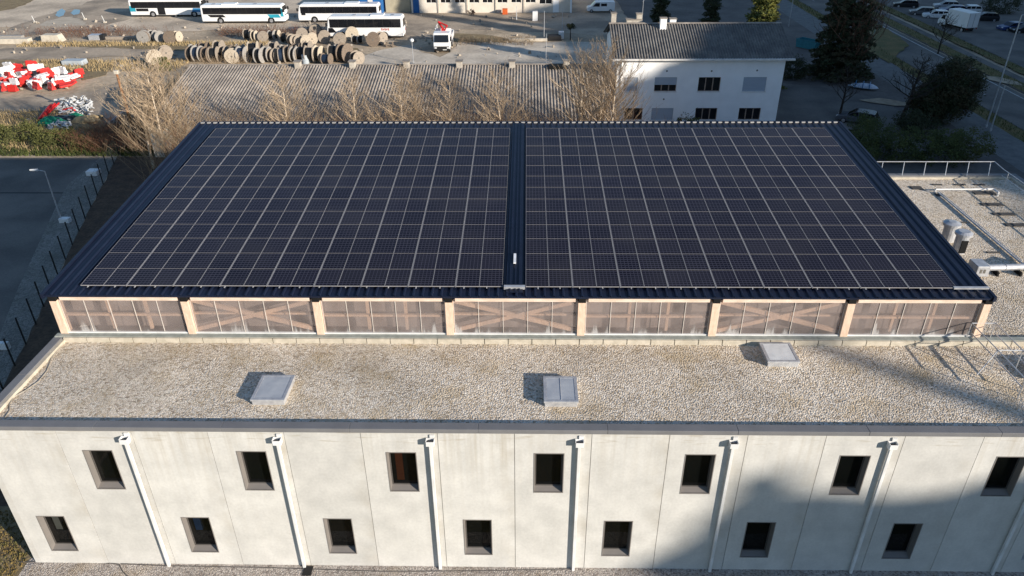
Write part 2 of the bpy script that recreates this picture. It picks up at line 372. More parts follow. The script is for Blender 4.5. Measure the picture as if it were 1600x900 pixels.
# copings (three runs round the roofs) with joints
def coping(segs, name='parapet_coping'):
    mb = MB()
    for x0, x1, y0, y1 in segs: mb.box(x0, x1, y0, y1, 7.77, 7.97)
    return mb.build(name, coping_m, HALL, bevel=.012)
cuts = [-.05]+[4.9+5.03*k for k in range(10)]+[55.15]
coping([(a+.004, b-.004, -.05, .36) for a, b in zip(cuts[:-1], cuts[1:])])
coping([(-.05, .34, .368, 3.3), (-.05, .34, 3.31, 6.48)])
coping([(54.76, 55.15, .37, 9), (54.76, 55.15, 9.01, 18), (54.76, 55.15, 18.01, 25.98), (42.5, 48.5, 26.0, 26.38), (48.51, 55.15, 26.0, 26.38)])
up = MB(); up.box(.34, .48, .36, 6.1, 7.7, 7.90); up.box(.48, 54.76, .36, .42, 7.7, 7.90); up.box(54.62, 54.76, .42, 26.0, 7.7, 7.9); up.box(42.6, 54.62, 25.85, 26.0, 7.7, 7.9)
up.build('parapet_upstand', pale_conc, HALL)
g = MB(); g.box(.48, 54.62, .42, 6.08, 7.5, 7.75); g.build('gravel_bed', roof_gravel, HALL)
g = MB(); g.box(42.45, 54.62, 6.46, 25.85, 7.5, 7.75); g.build('gravel_bed', roof_gravel, HALL)
# concrete kerb of short blocks along the clerestory
kb = MB(); n = 50
for k in range(n):
    a = .42+k*1.085; kb.box(a+.02, a+1.085-.02, 6.08, 6.17, 7.5, 8.0)
kb.k = 1; kb.box(.42, 54.6, 6.11, 6.165, 7.5, 7.97); kb.build('concrete_kerb', [pale_conc, dark_gap], HALL)
MB().box(.0, 54.7, 6.17, 6.46, 7.5, 8.02).build('ledge_flashing', ledge_m, HALL)

# clerestory
PX = [.36+6*i for i in range(8)]
SL = math.radians(4.052); RL = 19.95; RO = Vector((0, 6.3, 10.15))
RT4 = Matrix.Translation(RO) @ Matrix.Rotation(SL, 4, 'X')
def rp(x, v, n): return RT4 @ Vector((x, v, n))
for i, x in enumerate(PX):
    p = MB().box(x-.17, x+.17, 6.40, 6.80, 8.02, 9.80).build('post', timber, HALL, bevel=.008)
    MB().box(x-.16, x+.16, 6.37, 6.7, 9.803, 10.06).build('post_top_shade', black, p)  # black block put in for the shaded notch above the post
mull = M('mullion_metal', (.60, .55, .50), .5)
for i in range(7):
    a, b = PX[i]+.17, PX[i+1]-.17
    MB().box(a+.12, b-.12, 6.46, 6.62, 9.80, 10.03).build('fascia_beam', timber_pale, HALL, bevel=.006)
    gl = MB().box(a+.03, b-.03, 6.54, 6.552, 8.06, 9.80).build('glazing', glazing, HALL)
    m = MB(); m.box(a, b, 6.46, 6.56, 8.02, 8.08)
    m.build('sill_rail', white_p, gl)
    for k in range(6):
        q = a+.04+(b-a-.08)*k/5
        MB().box(q-.014, q+.014, 6.515, 6.539, 8.08, 9.80).build('mullion', mull, gl)
    def tb(x0, z0, x1, z1, wd, y, name):
        d = Vector((x1-x0, 0, z1-z0)); nn = Vector((-d.z, 0, d.x)).normalized()*wd/2
        pl = [(x0+nn.x, z0+nn.z), (x1+nn.x, z1+nn.z), (x1-nn.x, z1-nn.z), (x0-nn.x, z0-nn.z)]
        MB().prism(pl, 'y', y, y+.12).build(name, timber, gl)
    if i % 2 == 0:
        tb(a, 8.93, b, 8.93, .11, 6.62, 'rail')
        for fx in (.36, .67): tb(a+(b-a)*fx, 8.07, a+(b-a)*fx, 9.8, .13, 6.76, 'stud')
    else:
        tb(a, 8.93, b, 8.93, .09, 6.76, 'rail')
        tb(a, 8.15, b, 9.75, .2, 6.60, 'brace'); tb(a, 9.75, b, 8.15, .2, 6.605, 'brace')
MB().box(.4, 42.3, 7.5, 7.6, 7.76, 10.1).build('inner_wall', inner, HALL)
uw = MB(); uw.box(.2, .4, 6.8, 26.1, 7.7, 9.95); uw.box(42.2, 42.4, 6.8, 26.1, 7.7, 9.95); uw.box(.4, 42.2, 25.9, 26.1, 7.7, 11.2)
uw.prism([(6.8, 9.95), (26.1, 9.95), (26.1, 11.3)], 'x', .2, .4); uw.prism([(6.8, 9.95), (26.1, 9.95), (26.1, 11.3)], 'x', 42.2, 42.4)
uw.build('hall_wall', roof_metal, HALL)
# ribbed roof sheet
rs = MB(); X0, X1 = .06, 42.46; PIT = .4198; NR = int((X1-X0)/PIT)
sec = []
for k in range(NR):
    x = X0+k*PIT
    sec += [(x, 0), (x+.285, 0), (x+.325, .06), (x+.385, .06)]
sec += [(X1, 0)]
va = [rp(x, 0, n) for x, n in sec]; vb = [rp(x, RL, n) for x, n in sec]
rs.add(va+vb, [(i, i+1, len(sec)+i+1, len(sec)+i) for i in range(len(sec)-1)])
rs.box(X0, X1, .05, RL-.05, -.12, -.004, RT4)
rs.build('metal_roof', roof_metal, HALL, norm=False)
tr = MB(); tr.box(X0-.10, X0+.03, -.02, RL+.1, -.16, .085, RT4); tr.build('verge_trim', roof_metal, HALL)
tr = MB(); tr.box(X1-.03, X1+.10, -.02, RL+.1, -.16, .085, RT4); tr.build('verge_trim', roof_metal, HALL)
MB().box(X0, X1, RL-.02, RL+.22, -.10, .012, RT4).build('ridge_cap', roof_metal, HALL)
rc = MB()
for k in range(NR): rc.box(X0+k*PIT+.03, X0+k*PIT+.27, RL+.01, RL+.10, .0, .085, RT4)
rc.build('profile_closer', closer, HALL)
MB().box(X0, X1, RL+.16, RL+.23, .0, .07, RT4).build('ridge_flashing', roof_metal, HALL)
# valley strip between the two arrays
MB().box(20.95, 21.70, .25, RL-.1, .064, .074, RT4).build('valley_strip', roof_metal, HALL)
vr = MB()
for x in (21.1, 21.33, 21.52): vr.box(x, x+.05, .3, RL-.15, .074, .12, RT4)
vr.build('valley_rib', roof_metal, HALL)
MB().box(20.85, 21.80, .52, .68, .04, .19, RT4).build('end_flashing', galv, HALL)
MB().box(40.95, 42.5, .60, .72, .07, .16, RT4).build('end_flashing', galv, HALL)

# downspouts
for k, x in enumerate([6.05, 12.09, 18.11, 23.95, 29.92, 36.04, 42.15, 48.2]):
    d = MB(); d.box(x-.06, x+.06, -.17, -.06, 0.02, 7.28)
    for z in (1.2, 3.3, 5.4): d.box(x-.05, x+.05, -.06, 0, z, z+.04)
    ds = d.build('downspout', white_p, HALL, bevel=.008)
    h = MB(); h.box(x-.15, x+.15, -.27, -.24, 7.28, 7.50); h.box(x-.17, x+.17, -.05, -.02, 7.26, 7.52); h.box(x-.17, x-.145, -.24, -.05, 7.26, 7.52); h.box(x+.145, x+.17, -.24, -.05, 7.26, 7.52)
    h.box(x-.145, x+.145, -.24, -.05, 7.26, 7.30)
    h.box(x-.02, x+.16, -.06, .0, 7.53, 7.68)
    h.build('hopper', white_p, ds)
    MB().box(x-.14, x+.14, -.235, -.055, 7.302, 7.40).build('hopper_opening', black, ds)

# ================================================================ solar panels
PW, PH, RPIT = 1.044, 1.394, 1.40
cells = pv_mat(PW/6, PH/8, PW, PH)
for nd in cells.node_tree.nodes:
    if nd.type == 'TEX_COORD': tcn = nd
for l in list(cells.node_tree.links):
    if l.from_node == tcn:
        to = l.to_socket; cells.node_tree.links.remove(l); cells.node_tree.links.new(tcn.outputs['UV'], to)
frame_m = M('panel_frame_aluminium', (.40, .385, .375), .5, (.32, .31, .31), 2, metal=.2)
def panel_frame(mb, x=0., y=0.):
    a = .010; e = .0028
    for b in ((0, a, 0, PH), (PW-a, PW, 0, PH), (a, PW-a, 0, e), (a, PW-a, PH-e, PH)): mb.box(x+b[0], x+b[1], y+b[2], y+b[3], 0, .04)
fm = MB(); panel_frame(fm)
P0 = fm.build('solar_panel', frame_m)
def cell_quads(lst):
    me = bpy.data.meshes.new('cell_sheet'); vs = []; fs = []
    a = .022
    for x, y in lst:
        b = len(vs); a = .010; e = .0028; vs += [(x+a, y+e, .034), (x+PW-a, y+e, .034), (x+PW-a, y+PH-e, .034), (x+a, y+PH-e, .034)]; fs.append((b, b+1, b+2, b+3))
    me.from_pydata(vs, [], fs); uv = me.uv_layers.new(name='uv')
    for i in range(len(lst)):
        for j, c in enumerate(((0, 0), (PW, 0), (PW, PH), (0, PH))): uv.data[4*i+j].uv = c
    me.materials.append(cells); return me
C0 = bpy.data.objects.new('cell_sheet', cell_quads([(0, 0)])); COL.objects.link(C0); C0.parent = P0
XL, XR, V0 = 1.52, 21.83, .64
def colx(i): return (i//2)*2.145+(i % 2)*1.052
spots = []
for r in range(13):
    for side, bx in (('left', XL), ('right', XR)):
        for c in range(18): spots.append((r, side, c, bx+colx(c), V0+r*RPIT))
spots.sort(key=lambda s: (s[0], abs(s[3]-21.5)))
first = True; rest = []
for k, (r, side, c, x, v) in enumerate(spots):
    if k < 300:
        o = P0 if first else copy_tree(P0); first = False
        o.location = rp(x, v, .10); o.rotation_euler = (SL, 0, 0)
        nc = 18-c if side == 'left' else c+1
        row = 'front row at eave' if r == 0 else ordw(r)+' row from eave'
        tag(o, f'dark solar panel, {side} array, {row}, {ordw(nc-1)} column from valley strip', 'solar panel', 'solar panels on the navy roof')
    else: rest.append((x-XL, v-V0))
rm = MB()
for x, y in rest: panel_frame(rm, x, y)
ro = rm.build('upper_solar_panels', frame_m); ro.location = rp(XL, V0, .10); ro.rotation_euler = (SL, 0, 0)
tag(ro, 'far rows of dark solar panels near the top edge of the navy roof', 'solar panels', 'solar panels on the navy roof', 'stuff')
rcells = bpy.data.objects.new('cell_sheet', cell_quads(rest)); COL.objects.link(rcells); rcells.parent = ro
# rails that carry the panels: part of the roof
rail0 = MB().box(-.02, .02, -.08, 18.1, .062, .10, RT4)
for bx in (XL, XR):
    for c in range(0, 16, 2):
        x = bx+colx(c+1)+PW+.0245
        MB().box(x-.013, x+.013, V0-.04, V0+18.19, .10, .137, RT4).build('mounting_rail', frame_m, HALL)
    for c in range(18):
        for q in (.26,):
            x = bx+colx(c)+q+U(-.1, .3)
            MB().box(x-.02, x+.02, V0-U(.05, .1), V0+18.1, .061, .098, RT4).build('mounting_rail', galv, HALL)

# ================================================================ things on the roofs
lidglass = M('skylight_glass', (.46, .48, .50), .18, (.36, .385, .42), 2, spec=.4)
lidwhite = M('white_skylight_dome', (.72, .73, .72), .3, (.62, .63, .63), 3)
def skylight(label, x0, x1, y0, y1, top, gname='skylights on the gravel roof', split=False):
    c = (x0, y0, 7.75)
    t = thing('skylight', label, 'skylight', c, 0, gname)
    mb = MB(); mb.box(x0, x1, y0, y1, 7.7, 7.96); mb.build('curb', galv, t, bevel=.01)
    f = MB(); e = .04; T = .09
    f.box(x0-e, x1+e, y0-e, y0+T, 7.96, 8.05); f.box(x0-e, x1+e, y1-T, y1+e, 7.96, 8.05); f.box(x0-e, x0+T, y0+T, y1-T, 7.96, 8.05); f.box(x1-T, x1+e, y0+T, y1-T, 7.96, 8.05)
    if split: f.box((x0+x1)/2-.012, (x0+x1)/2+.012, y0+T, y1-T, 8.03, 8.055)
    f.build('lid_frame', galv, t, bevel=.008)
    MB().box(x0+T, x1-T, y0+T, y1-T, 7.97, 8.04).build('glass_lid', top, t, bevel=.01)
    return t
skylight('blue-grey glass skylight on the gravel roof, the leftmost one', 10.62, 11.95, 1.64, 3.25, lidglass)
skylight('blue-grey glass skylight with a centre bar in the middle of the gravel roof', 22.62, 23.95, 1.63, 3.25, lidglass, split=True)
s3 = skylight('white closed skylight pushed up near the timber clerestory kerb', 32.42, 33.75, 4.45, 5.85, lidwhite)
skylight('pale skylight at the right edge, in the shade beside the steel guard frame', 43.6, 45.0, 3.3, 4.8, lidwhite)
# guard frame that leads over the kerb
gf = thing('guard_frame', 'galvanised tube guard frame crossing the kerb beside the hall corner post', 'railing', (42.4, 4.5, 7.75))
def tubes(name, segs, r, par, m=galv):
    mb = MB()
    for a, b in segs: mb.tube(a, b, r, r, 6)
    return mb.build(name, m, par)
for x in (41.95, 43.0):
    tubes('handrail', [((x, 6.42, 8.78), (x+.08, 2.3, 8.78)), ((x+.01, 6.2, 8.36), (x+.08, 2.3, 8.36))], .024, gf)
    tubes('post', [((x, 6.42, 8.02), (x, 6.42, 8.78))], .024, gf)
    tubes('post', [((x+.04, 4.3, 7.75), (x+.04, 4.3, 8.78))], .024, gf)
    tubes('post', [((x+.08, 2.3, 7.75), (x+.08, 2.3, 8.78))], .024, gf)
tubes('crossbar', [((41.95, 6.42, 8.78), (43, 6.42, 8.78))], .024, gf)
tubes('crossbar', [((41.99, 4.3, 8.78), (43.04, 4.3, 8.78))], .024, gf)
tubes('stay', [((41.99, 4.3, 8.78), (41.2, 3.9, 7.77))], .024, gf)
tubes('stay', [((43.04, 4.3, 8.78), (43.9, 3.0, 7.77))], .024, gf)
# far guardrail on the annex
gr = thing('guardrail', 'galvanised guardrail with slanted posts along the far parapet of the annex roof', 'railing', (49, 26.1, 7.97))
tubes('top_rail', [((45.2, 26.55, 8.75), (53.6, 26.55, 8.75))], .03, gr)
for k in range(6): tubes('post', [((45.9+k*1.45, 26.02, 7.97), (46.1+k*1.45, 26.55, 8.75))], .025, gr)
gr2 = thing('guardrail', 'galvanised guardrail running along the right side of the annex roof', 'railing', (53.7, 18, 7.75))
tubes('top_rail', [((53.6, 26.5, 8.75), (53.5, 25.2, 8.72)), ((53.5, 25.2, 8.72), (53.3, 8, 8.72))], .028, gr2)
tubes('mid_rail', [((53.5, 25.2, 8.3), (53.3, 8, 8.3))], .02, gr2)
for k in range(7): tubes('post', [((53.5-.03*k, 24.6-k*2.3, 7.75), (53.5-.03*k, 24.6-k*2.3, 8.72))], .03, gr2)
# white pipe, conduit, duct, vents
wp = MB(); a = G(1462, 296, 8.0); b = G(1553, 295.5, 8.0); wp.tube(a, b, .055, .055, 8); wp.tube(b, (b.x, b.y-.55, 8.0), .055, .055, 8); wp.tube((b.x, b.y-.55, 8.04), (b.x, b.y-.55, 7.75), .055, .055, 8); wp.tube(a, (a.x, a.y, 7.75), .05)
tag(wp.build('white_pipe', white_p, origin=(a.x, a.y, 7.75)), 'white pipe run with bent end lying near the far parapet of the annex roof', 'pipe')
cp = MB(); a = G(1465, 300, 7.85); b = G(1592, 408, 7.85); c2 = G(1640, 440, 7.85); cp.tube(a, b, .05, .05, 6); cp.tube((a.x+.16, a.y, 7.85), (b.x+.16, b.y, 7.85), .03, .03, 6); cp.tube(b, c2, .05, .05, 6)
tag(cp.build('conduit', galv, origin=(a.x, a.y, 7.75)), 'long grey conduit running slantwise across the annex gravel', 'pipe')
dk = thing('air_duct', 'galvanised round air duct with box end beside the navy roof edge', 'duct', (46.5, 12.6, 7.75))
q = MB(); q.tube((46.2, 12.75, 8.15), (48.0, 12.85, 8.15), .17, .17, 14); q.tube((48.0, 12.85, 8.15), (49.2, 13.6, 8.15), .17, .17, 14); q.tube((47.05, 12.8, 8.15), (47.09, 12.8, 8.15), .19, .19, 14); q.build('tube', galv, dk, smooth=False)
q = MB(); q.box(45.35, 46.0, 12.3, 13.2, 7.85, 8.45); q.build('end_box', galv, dk, bevel=.02)
q = MB(); q.box(45.5, 45.62, 12.29, 12.3, 8.05, 8.28); q.box(45.68, 45.8, 12.29, 12.3, 8.05, 8.28); q.build('grille', dark_gap, dk)
q = MB(); q.tube((46.0, 12.75, 8.15), (46.2, 12.75, 8.15), .3, .17, 14); q.build('reducer', galv, dk)
q = MB(); q.box(46.6, 46.7, 12.5, 13.1, 7.75, 7.98); q.box(47.8, 47.9, 12.5, 13.1, 7.75, 7.98); q.build('foot', black, dk)
vt = thing('roof_vent', 'tall metal roof vent with round cowl beside the navy roof edge', 'vent', (45.95, 15.3, 7.75))
q = MB(); q.lathe([(.34, 0), (.34, 1.05), (.46, 1.08), (.46, 1.2), (.30, 1.3)], (45.95, 15.3, 7.75), 18); q.build('cowl', galv, vt)
q = MB(); q.box(45.78, 46.12, 14.92, 14.97, 7.85, 8.6); q.build('opening', black, vt)
vt = thing('roof_vent', 'round metal vent cowl standing just behind the taller vent', 'vent', (46.0, 16.7, 7.75))
q = MB(); q.lathe([(.36, 0), (.36, .95), (.48, .98), (.48, 1.12), (.2, 1.22)], (46.0, 16.7, 7.75), 18); q.build('cowl', galv, vt)
rectangle_m = M('dark_rectangle', (.085, .08, .075), .9, fine=.2)  # thin dark rectangles on the annex gravel
def rectangle(px, py, wx, wy, label):
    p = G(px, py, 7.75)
    tag(MB().box(p.x-wx*.4, p.x+wx*.4, p.y-wy*.38, p.y+wy*.38, 7.75, 7.80).build('roof_rectangle', rectangle_m, origin=(p.x, p.y, 7.75), bevel=.01), label, 'rectangle', 'dark rectangles on the annex gravel')
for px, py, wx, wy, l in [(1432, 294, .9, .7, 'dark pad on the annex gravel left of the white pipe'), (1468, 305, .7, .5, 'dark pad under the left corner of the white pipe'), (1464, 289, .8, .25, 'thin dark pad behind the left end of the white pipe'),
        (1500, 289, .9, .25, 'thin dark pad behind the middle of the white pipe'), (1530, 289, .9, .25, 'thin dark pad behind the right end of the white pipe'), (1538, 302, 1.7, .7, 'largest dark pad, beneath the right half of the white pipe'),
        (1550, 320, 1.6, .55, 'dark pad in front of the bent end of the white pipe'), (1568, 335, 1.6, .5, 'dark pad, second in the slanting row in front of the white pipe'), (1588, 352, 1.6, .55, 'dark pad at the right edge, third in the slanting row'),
        (1502, 348, .8, .2, 'thin dark pad on the gravel behind the round vent cowls'), (1552, 395, .9, .2, 'thin dark pad between the conduit and the air duct')]: rectangle(px, py, wx, wy, l)
# small white strip along the valley
mb = MB(); mb.box(21.25, 21.37, 2.55, 3.35, .125, .20, RT4)
sp_ = mb.build('white_strip', M('strip_white', (.85, .87, .9), .3), origin=rp(21.3, 3, .12)); tag(sp_, 'short white strip on the navy valley between the panels', 'strip')
# cables on the gravel roof
def cable(name, pts, r, label, m=wire, z=7.775):
    P = [G(x, y, z) for x, y in pts]
    return tag(MB().path(P, r, 5).build(name, m, origin=P[0]), label, 'cable')
cable('cable', [(107, 527), (92, 545), (80, 560), (77, 570), (73, 580), (60, 596), (40, 610), (21, 620), (15, 632), (15, 642), (8, 652)], .022, 'thin cable winding along the left parapet on the gravel', wire_l)
cable('cable', [(30, 878), (120, 877), (165, 879), (186, 882), (192, 893), (205, 906)], .025, 'grey cable along the foot of the facade, left corner', wire, .03)
cable('cable', [(189, 881), (260, 884), (420, 887), (600, 893), (760, 892), (900, 889)], .02, 'long dark cable lying on the gravel strip below the facade', wire, .03)

p = G(481, 893); tag(MB().box(p.x-.2, p.x+.2, p.y-.25, p.y+.25, .02, .06).build('drain_cover', M('iron_drain', (.02, .02, .02), .8), origin=(p.x, p.y, 0), bevel=.01), 'dark drain cover in the gravel strip at the second downpipe', 'drain')
# ================================================================ ground
dirt = M('yard_dirt', (.50, .40, .28), .95, (.32, .255, .18), .12, 9, lo=.4, hi=.62, bump=.03, bscale=3, fine=.22, fscale=1.7)
gnd = MB(); gnd.quad((-1500, -900, 0), (1500, -900, 0), (1500, 2200, 0), (-1500, 2200, 0)); struct(gnd, 'ground', dirt)
LAY = [0]
def sheet(name, pts, m, jag=0., px=True, step=1.5):
    """a flat ground covering; its edge wanders a little when jag > 0"""
    LAY[0] += 1
    P = [G(*p) if px else Vector((p[0], p[1], 0)) for p in pts]
    if jag:
        Q = []
        for a, b in zip(P, P[1:]+P[:1]):
            n = max(1, int((b-a).length/step))
            for i in range(n):
                q = a.lerp(b, i/n); Q.append(q+Vector((U(-jag, jag), U(-jag, jag), 0)))
        P = Q
    mb = MB(); z = .004*LAY[0]
    mb.add([(p.x, p.y, z) for p in P], [tuple(range(len(P)))])
    o = struct(mb, name, m)
    return o
asph = M('asphalt', (.185, .170, .150), .9, (.115, .108, .098), .22, 9, lo=.38, hi=.64, bump=.006, bscale=30, fine=.12, fscale=6)
asph_l = M('worn_asphalt', (.43, .35, .26), .92, (.26, .215, .165), .16, 9, lo=.42, hi=.6, bump=.01, bscale=12, fine=.14, fscale=2.5)
conc_y = M('yard_concrete', (.60, .53, .43), .9, (.44, .385, .31), .2, 8, lo=.4, hi=.62, bump=.01, bscale=9, fine=.14, fscale=2)
grav_y = M('yard_gravel', (.60, .50, .38), .95, (.38, .315, .24), .13, 9, lo=.4, hi=.62, bump=.02, bscale=7, fine=.16, fscale=2.2)
soil = M('bare_soil', (.115, .075, .048), .95, (.075, .05, .034), 1.2, 7, bump=.05, bscale=5, fine=.25, fscale=5)
grass_m = M('short_grass', (.115, .115, .042), .95, (.20, .145, .06), .5, 7, bump=.04, bscale=9, fine=.3, fscale=6)
drygr = M('dry_grass_ground', (.27, .21, .115), .95, (.20, .15, .085), .5, 7, bump=.05, bscale=6, fine=.25, fscale=3)
path_m = M('path_concrete', (.19, .19, .18), .9, (.145, .145, .14), 1, 5, fine=.12, fscale=5)
whiteline = M('road_paint', (.55, .55, .52), .8, (.40, .40, .38), 2, fine=.1)
sand = M('pale_sand', (.50, .44, .35), .95, (.42, .36, .28), .8, fine=.1)
water = M('puddle_water', (.03, .045, .06), .04, spec=.5)

# left: parking lot, gravel strip, soil, front strip
sheet('parking_lot', [(-70, -40), (-13, -40), (-8.8, 8), (-15, 24.1), (-20.2, 39), (-21.6, 43.5), (-22, 50.5), (-70, 50.5)], asph, px=False)
sheet('lot_line', [(-70, 41.3), (-21.0, 41.3), (-21.0, 41.5), (-70, 41.55)], M('dark_line', (.02, .02, .022), .8), px=False)  # thin dark line across the lot
strip_m = gravel('strip_gravel', [(.17, .16, .14), (.25, .24, .21), (.32, .30, .27)], 9, .03, moss=(.15, .15, .12), mossamt=.6)
sheet('path', [(-8.8, 8), (-15, 24.1), (-20.2, 39), (-21.6, 43.5), (-22, 50.5), (-20.3, 50.8), (-16.8, 38.3), (-13.1, 26), (-8.3, 10), (-2.5, -8), (-4, -8)], strip_m, px=False)
sheet('soil', [(-20.3, 50.8), (-16.8, 38.3), (-13.1, 26), (-8.3, 10), (-5.4, 1), (0, 2), (0, 50.8)], soil, .1, px=False)
sheet('lawn', [(-40, -60), (-.6, -60), (-.3, 1.2), (-.2, 3), (-5.6, 3.5)], drygr, .1, px=False)
sheet('front_lawn', [(-.4, -60), (120, -60), (110, -1.4), (0, -1.3)], grass_m, .08, px=False)
sheet('gravel_strip', [(-.4, -1.3), (56, -1.5), (56, .2), (-.35, .2)], ground_gravel, .05, px=False)
# behind: yards and tracks
sheet('asphalt_apron', [(560, 60), (600, 38), (600, -30), (1080, -30), (1100, 20), (960, 60), (900, 52), (720, 46), (700, 60)], asph_l, .35)
sheet('bus_yard', [(-60, -40), (620, -40), (620, 55), (500, 46), (170, 50), (120, 40), (-60, 45)], grav_y, .5)
sheet('dirt_track', [(-90, 74), (0, 76), (200, 72), (300, 78), (300, 92), (180, 88), (110, 93), (0, 94), (-90, 92)], asph_l, .45)
sheet('dirt_track', [(-80, 166), (0, 154), (90, 152), (150, 142), (185, 128), (200, 135), (240, 150), (240, 190), (150, 186), (100, 172), (0, 180), (-80, 186)], asph_l, .4)
sheet('dirt_road', [(-90, 62), (0, 52), (60, 26), (120, 12), (170, -12), (250, -12), (200, 30), (150, 46), (90, 52), (0, 60)], asph_l, .5)
sheet('concrete_yard', [(600, 78), (640, 70), (660, 82), (690, 90), (720, 66), (800, 66), (960, 66), (965, 118), (560, 112), (540, 95)], conc_y, .3)
sheet('sand_patch', [(60, 40), (75, 33), (95, 27), (112, 26), (128, 33), (135, 40), (100, 43)], sand, .4, step=.8)
sheet('puddle', [(86, 24), (90, 18), (97, 14), (102, 17), (100, 24), (92, 27)], water, .12, step=.5)
sheet('puddle', [(110, 21), (117, 15), (126, 16), (124, 22), (115, 24)], water, .12, step=.5)
sheet('dry_grass_patch', [(-60, 0), (0, 1), (38, -8), (70, -14), (40, 8), (20, 14), (0, 18), (-60, 26)], drygr, .4)
sheet('dry_grass_patch', [(-80, 92), (60, 96), (150, 93), (180, 105), (165, 118), (135, 125), (60, 104), (0, 112), (-80, 118)], drygr, .4)
sheet('dry_grass_patch', [(-80, 186), (0, 178), (60, 186), (160, 195), (260, 190), (310, 130), (300, 200), (260, 240), (0, 240), (-80, 240)], drygr, .4)
sheet('dry_grass_patch', [(120, 66), (300, 66), (420, 76), (560, 76), (560, 88), (300, 80), (120, 73)], drygr, .3)
sheet('dry_grass_patch', [(705, 52), (770, 56), (800, 62), (800, 67), (705, 66)], drygr, .25)
dk_asph = M('forecourt_asphalt', (.16, .145, .13), .92, (.11, .10, .092), .25, 7, fine=.14, fscale=2.5)
# right: forecourt, pavement, road and car park
XS = lambda a, b, y0=-80, y1=420: [(a, y0), (b, y0), (b, y1), (a, y1)]
sheet('forecourt', [(33, 50), (71, 40), (71, 140), (60, 250), (40, 250), (40, 130), (40, 80)], dk_asph, .3, px=False)
sheet('dark_forecourt', [(49.5, 56), (66, 54), (66, 70), (60, 76), (50, 80)], asph, .3, px=False)
sheet('road', XS(75.5, 83.9), asph, px=False)
sheet('pavement', [(68.5, -80), (74.2, -80), (74.2, 420), (69.8, 420), (69.5, 60)], path_m, px=False)
sheet('road_verge', XS(74.2, 76.3), grass_m, .15, px=False)
sheet('edge_line', XS(82.9, 83.1), whiteline, px=False)
for k in range(14): sheet('centre_line', XS(79.1, 79.22, 20+k*13, 23+k*13), whiteline, px=False)
sheet('road_verge', XS(84.5, 86.8), grass_m, .2, px=False)
sheet('verge_pavement', XS(86.8, 88.2), asph, px=False)
sheet('road_verge', XS(89.2, 91.2), grass_m, .2, px=False)
sheet('car_park', XS(91.2, 122), asph, px=False)
sheet('pale_patch', [(1528, 120), (1560, 122), (1590, 130), (1598, 136), (1570, 132), (1545, 127)], dirt, .15)  # pale ground colour put in for a patch of sunlight
sheet('pale_patch', [(1340, 158), (1375, 155), (1420, 163), (1430, 168), (1400, 168), (1360, 162)], dirt, .15)  # patch of paler ground
sheet('lawn', [(1345, 20), (1420, 70), (1390, 100), (1330, 70)], grass_m, .3)
# kerbs of the road
for nm, x in (('kerb', 76.3), ('kerb', 84.4)):
    tag(MB().box(x, x+.15, -80, 420, 0, .14).build(nm, dk_asph), kind='structure')
# unseen hill added across the road, crest shaped to shade the right-hand side
hill_m = M('shade_hill_ground', (.05, .055, .03), .95, (.085, .07, .045), .08, 8, bump=.4, bscale=.6, fine=.25, fscale=.5)
CREST = [(-220, 44), (-120, 42), (-93, 41.5), (-89.5, 43.6), (-88, 45.2), (-86.3, 46.8), (-84.3, 46.0), (-81.6, 44.0), (-80, 44.3), (-77, 43.9), (-74, 43), (-62, 42.0), (-50, 42.5), (-38, 43), (-30, 46.3), (-24, 46.9), (-12, 48.4), (-7, 47), (-1, 44.2), (8, 43.6), (16, 43.6), (24, 44.5), (34, 46), (45, 46), (62, 42), (82, 36), (100, 26), (118, 14), (135, 3), (170, -3)]
def crest(y):
    for (a, ha), (b, hb) in zip(CREST[:-1], CREST[1:]):
        if a <= y <= b: return ha+(hb-ha)*(y-a)/(b-a)
    return CREST[0][1]
hb = MB(); ys = [-220+i*1.3 for i in range(301)]; xs = [124, 132, 141, 150, 160, 180, 215, 260]; fr = [0, .35, .72, 1, .96, .8, .4, -.1]
hr = random.Random(5)
rowv = []
for y in ys:
    for x, f in zip(xs, fr): rowv.append((x+hr.uniform(-1, 1), y, crest(y)*f+(hr.uniform(-.35, .35) if f else -.3)))
nx = len(xs)
hb.add(rowv, [(i*nx+j, i*nx+j+1, (i+1)*nx+j+1, (i+1)*nx+j) for i in range(len(ys)-1) for j in range(nx-1)])
struct(hb, 'shade_hill', hill_m)

# ================================================================ vegetation
def leaf(name, col, col2, scale=1.):
    m = M(name, col, .75, col2, scale, 4, spec=.2, fine=.35, fscale=7)
    return m
hedge_g = leaf('hedge_leaves', (.085, .10, .028), (.045, .06, .02))
olive = leaf('olive_leaves', (.10, .105, .03), (.06, .065, .022))
dkgreen = leaf('evergreen_needles', (.032, .046, .019), (.075, .058, .030))
dkgreen2 = leaf('dark_shrub_leaves', (.030, .042, .019), (.055, .055, .026))
yewg = leaf('golden_conifer', (.13, .125, .025), (.06, .075, .02))
redtw = M('reddish_twigs', (.19, .09, .055), .9, (.12, .065, .04), 1, fine=.25)
tantw = M('tan_twigs', (.36, .265, .165), .9, (.24, .175, .11), .6, fine=.2)
bark_p = M('pale_bark', (.66, .55, .42), .9, (.50, .41, .30), 2, fine=.15)
twig_p = M('pale_twigs', (.50, .39, .27), .9, (.36, .27, .18), 1, fine=.15)
bark_d = M('dark_bark', (.045, .037, .030), .95, (.03, .025, .02), 3, fine=.2)
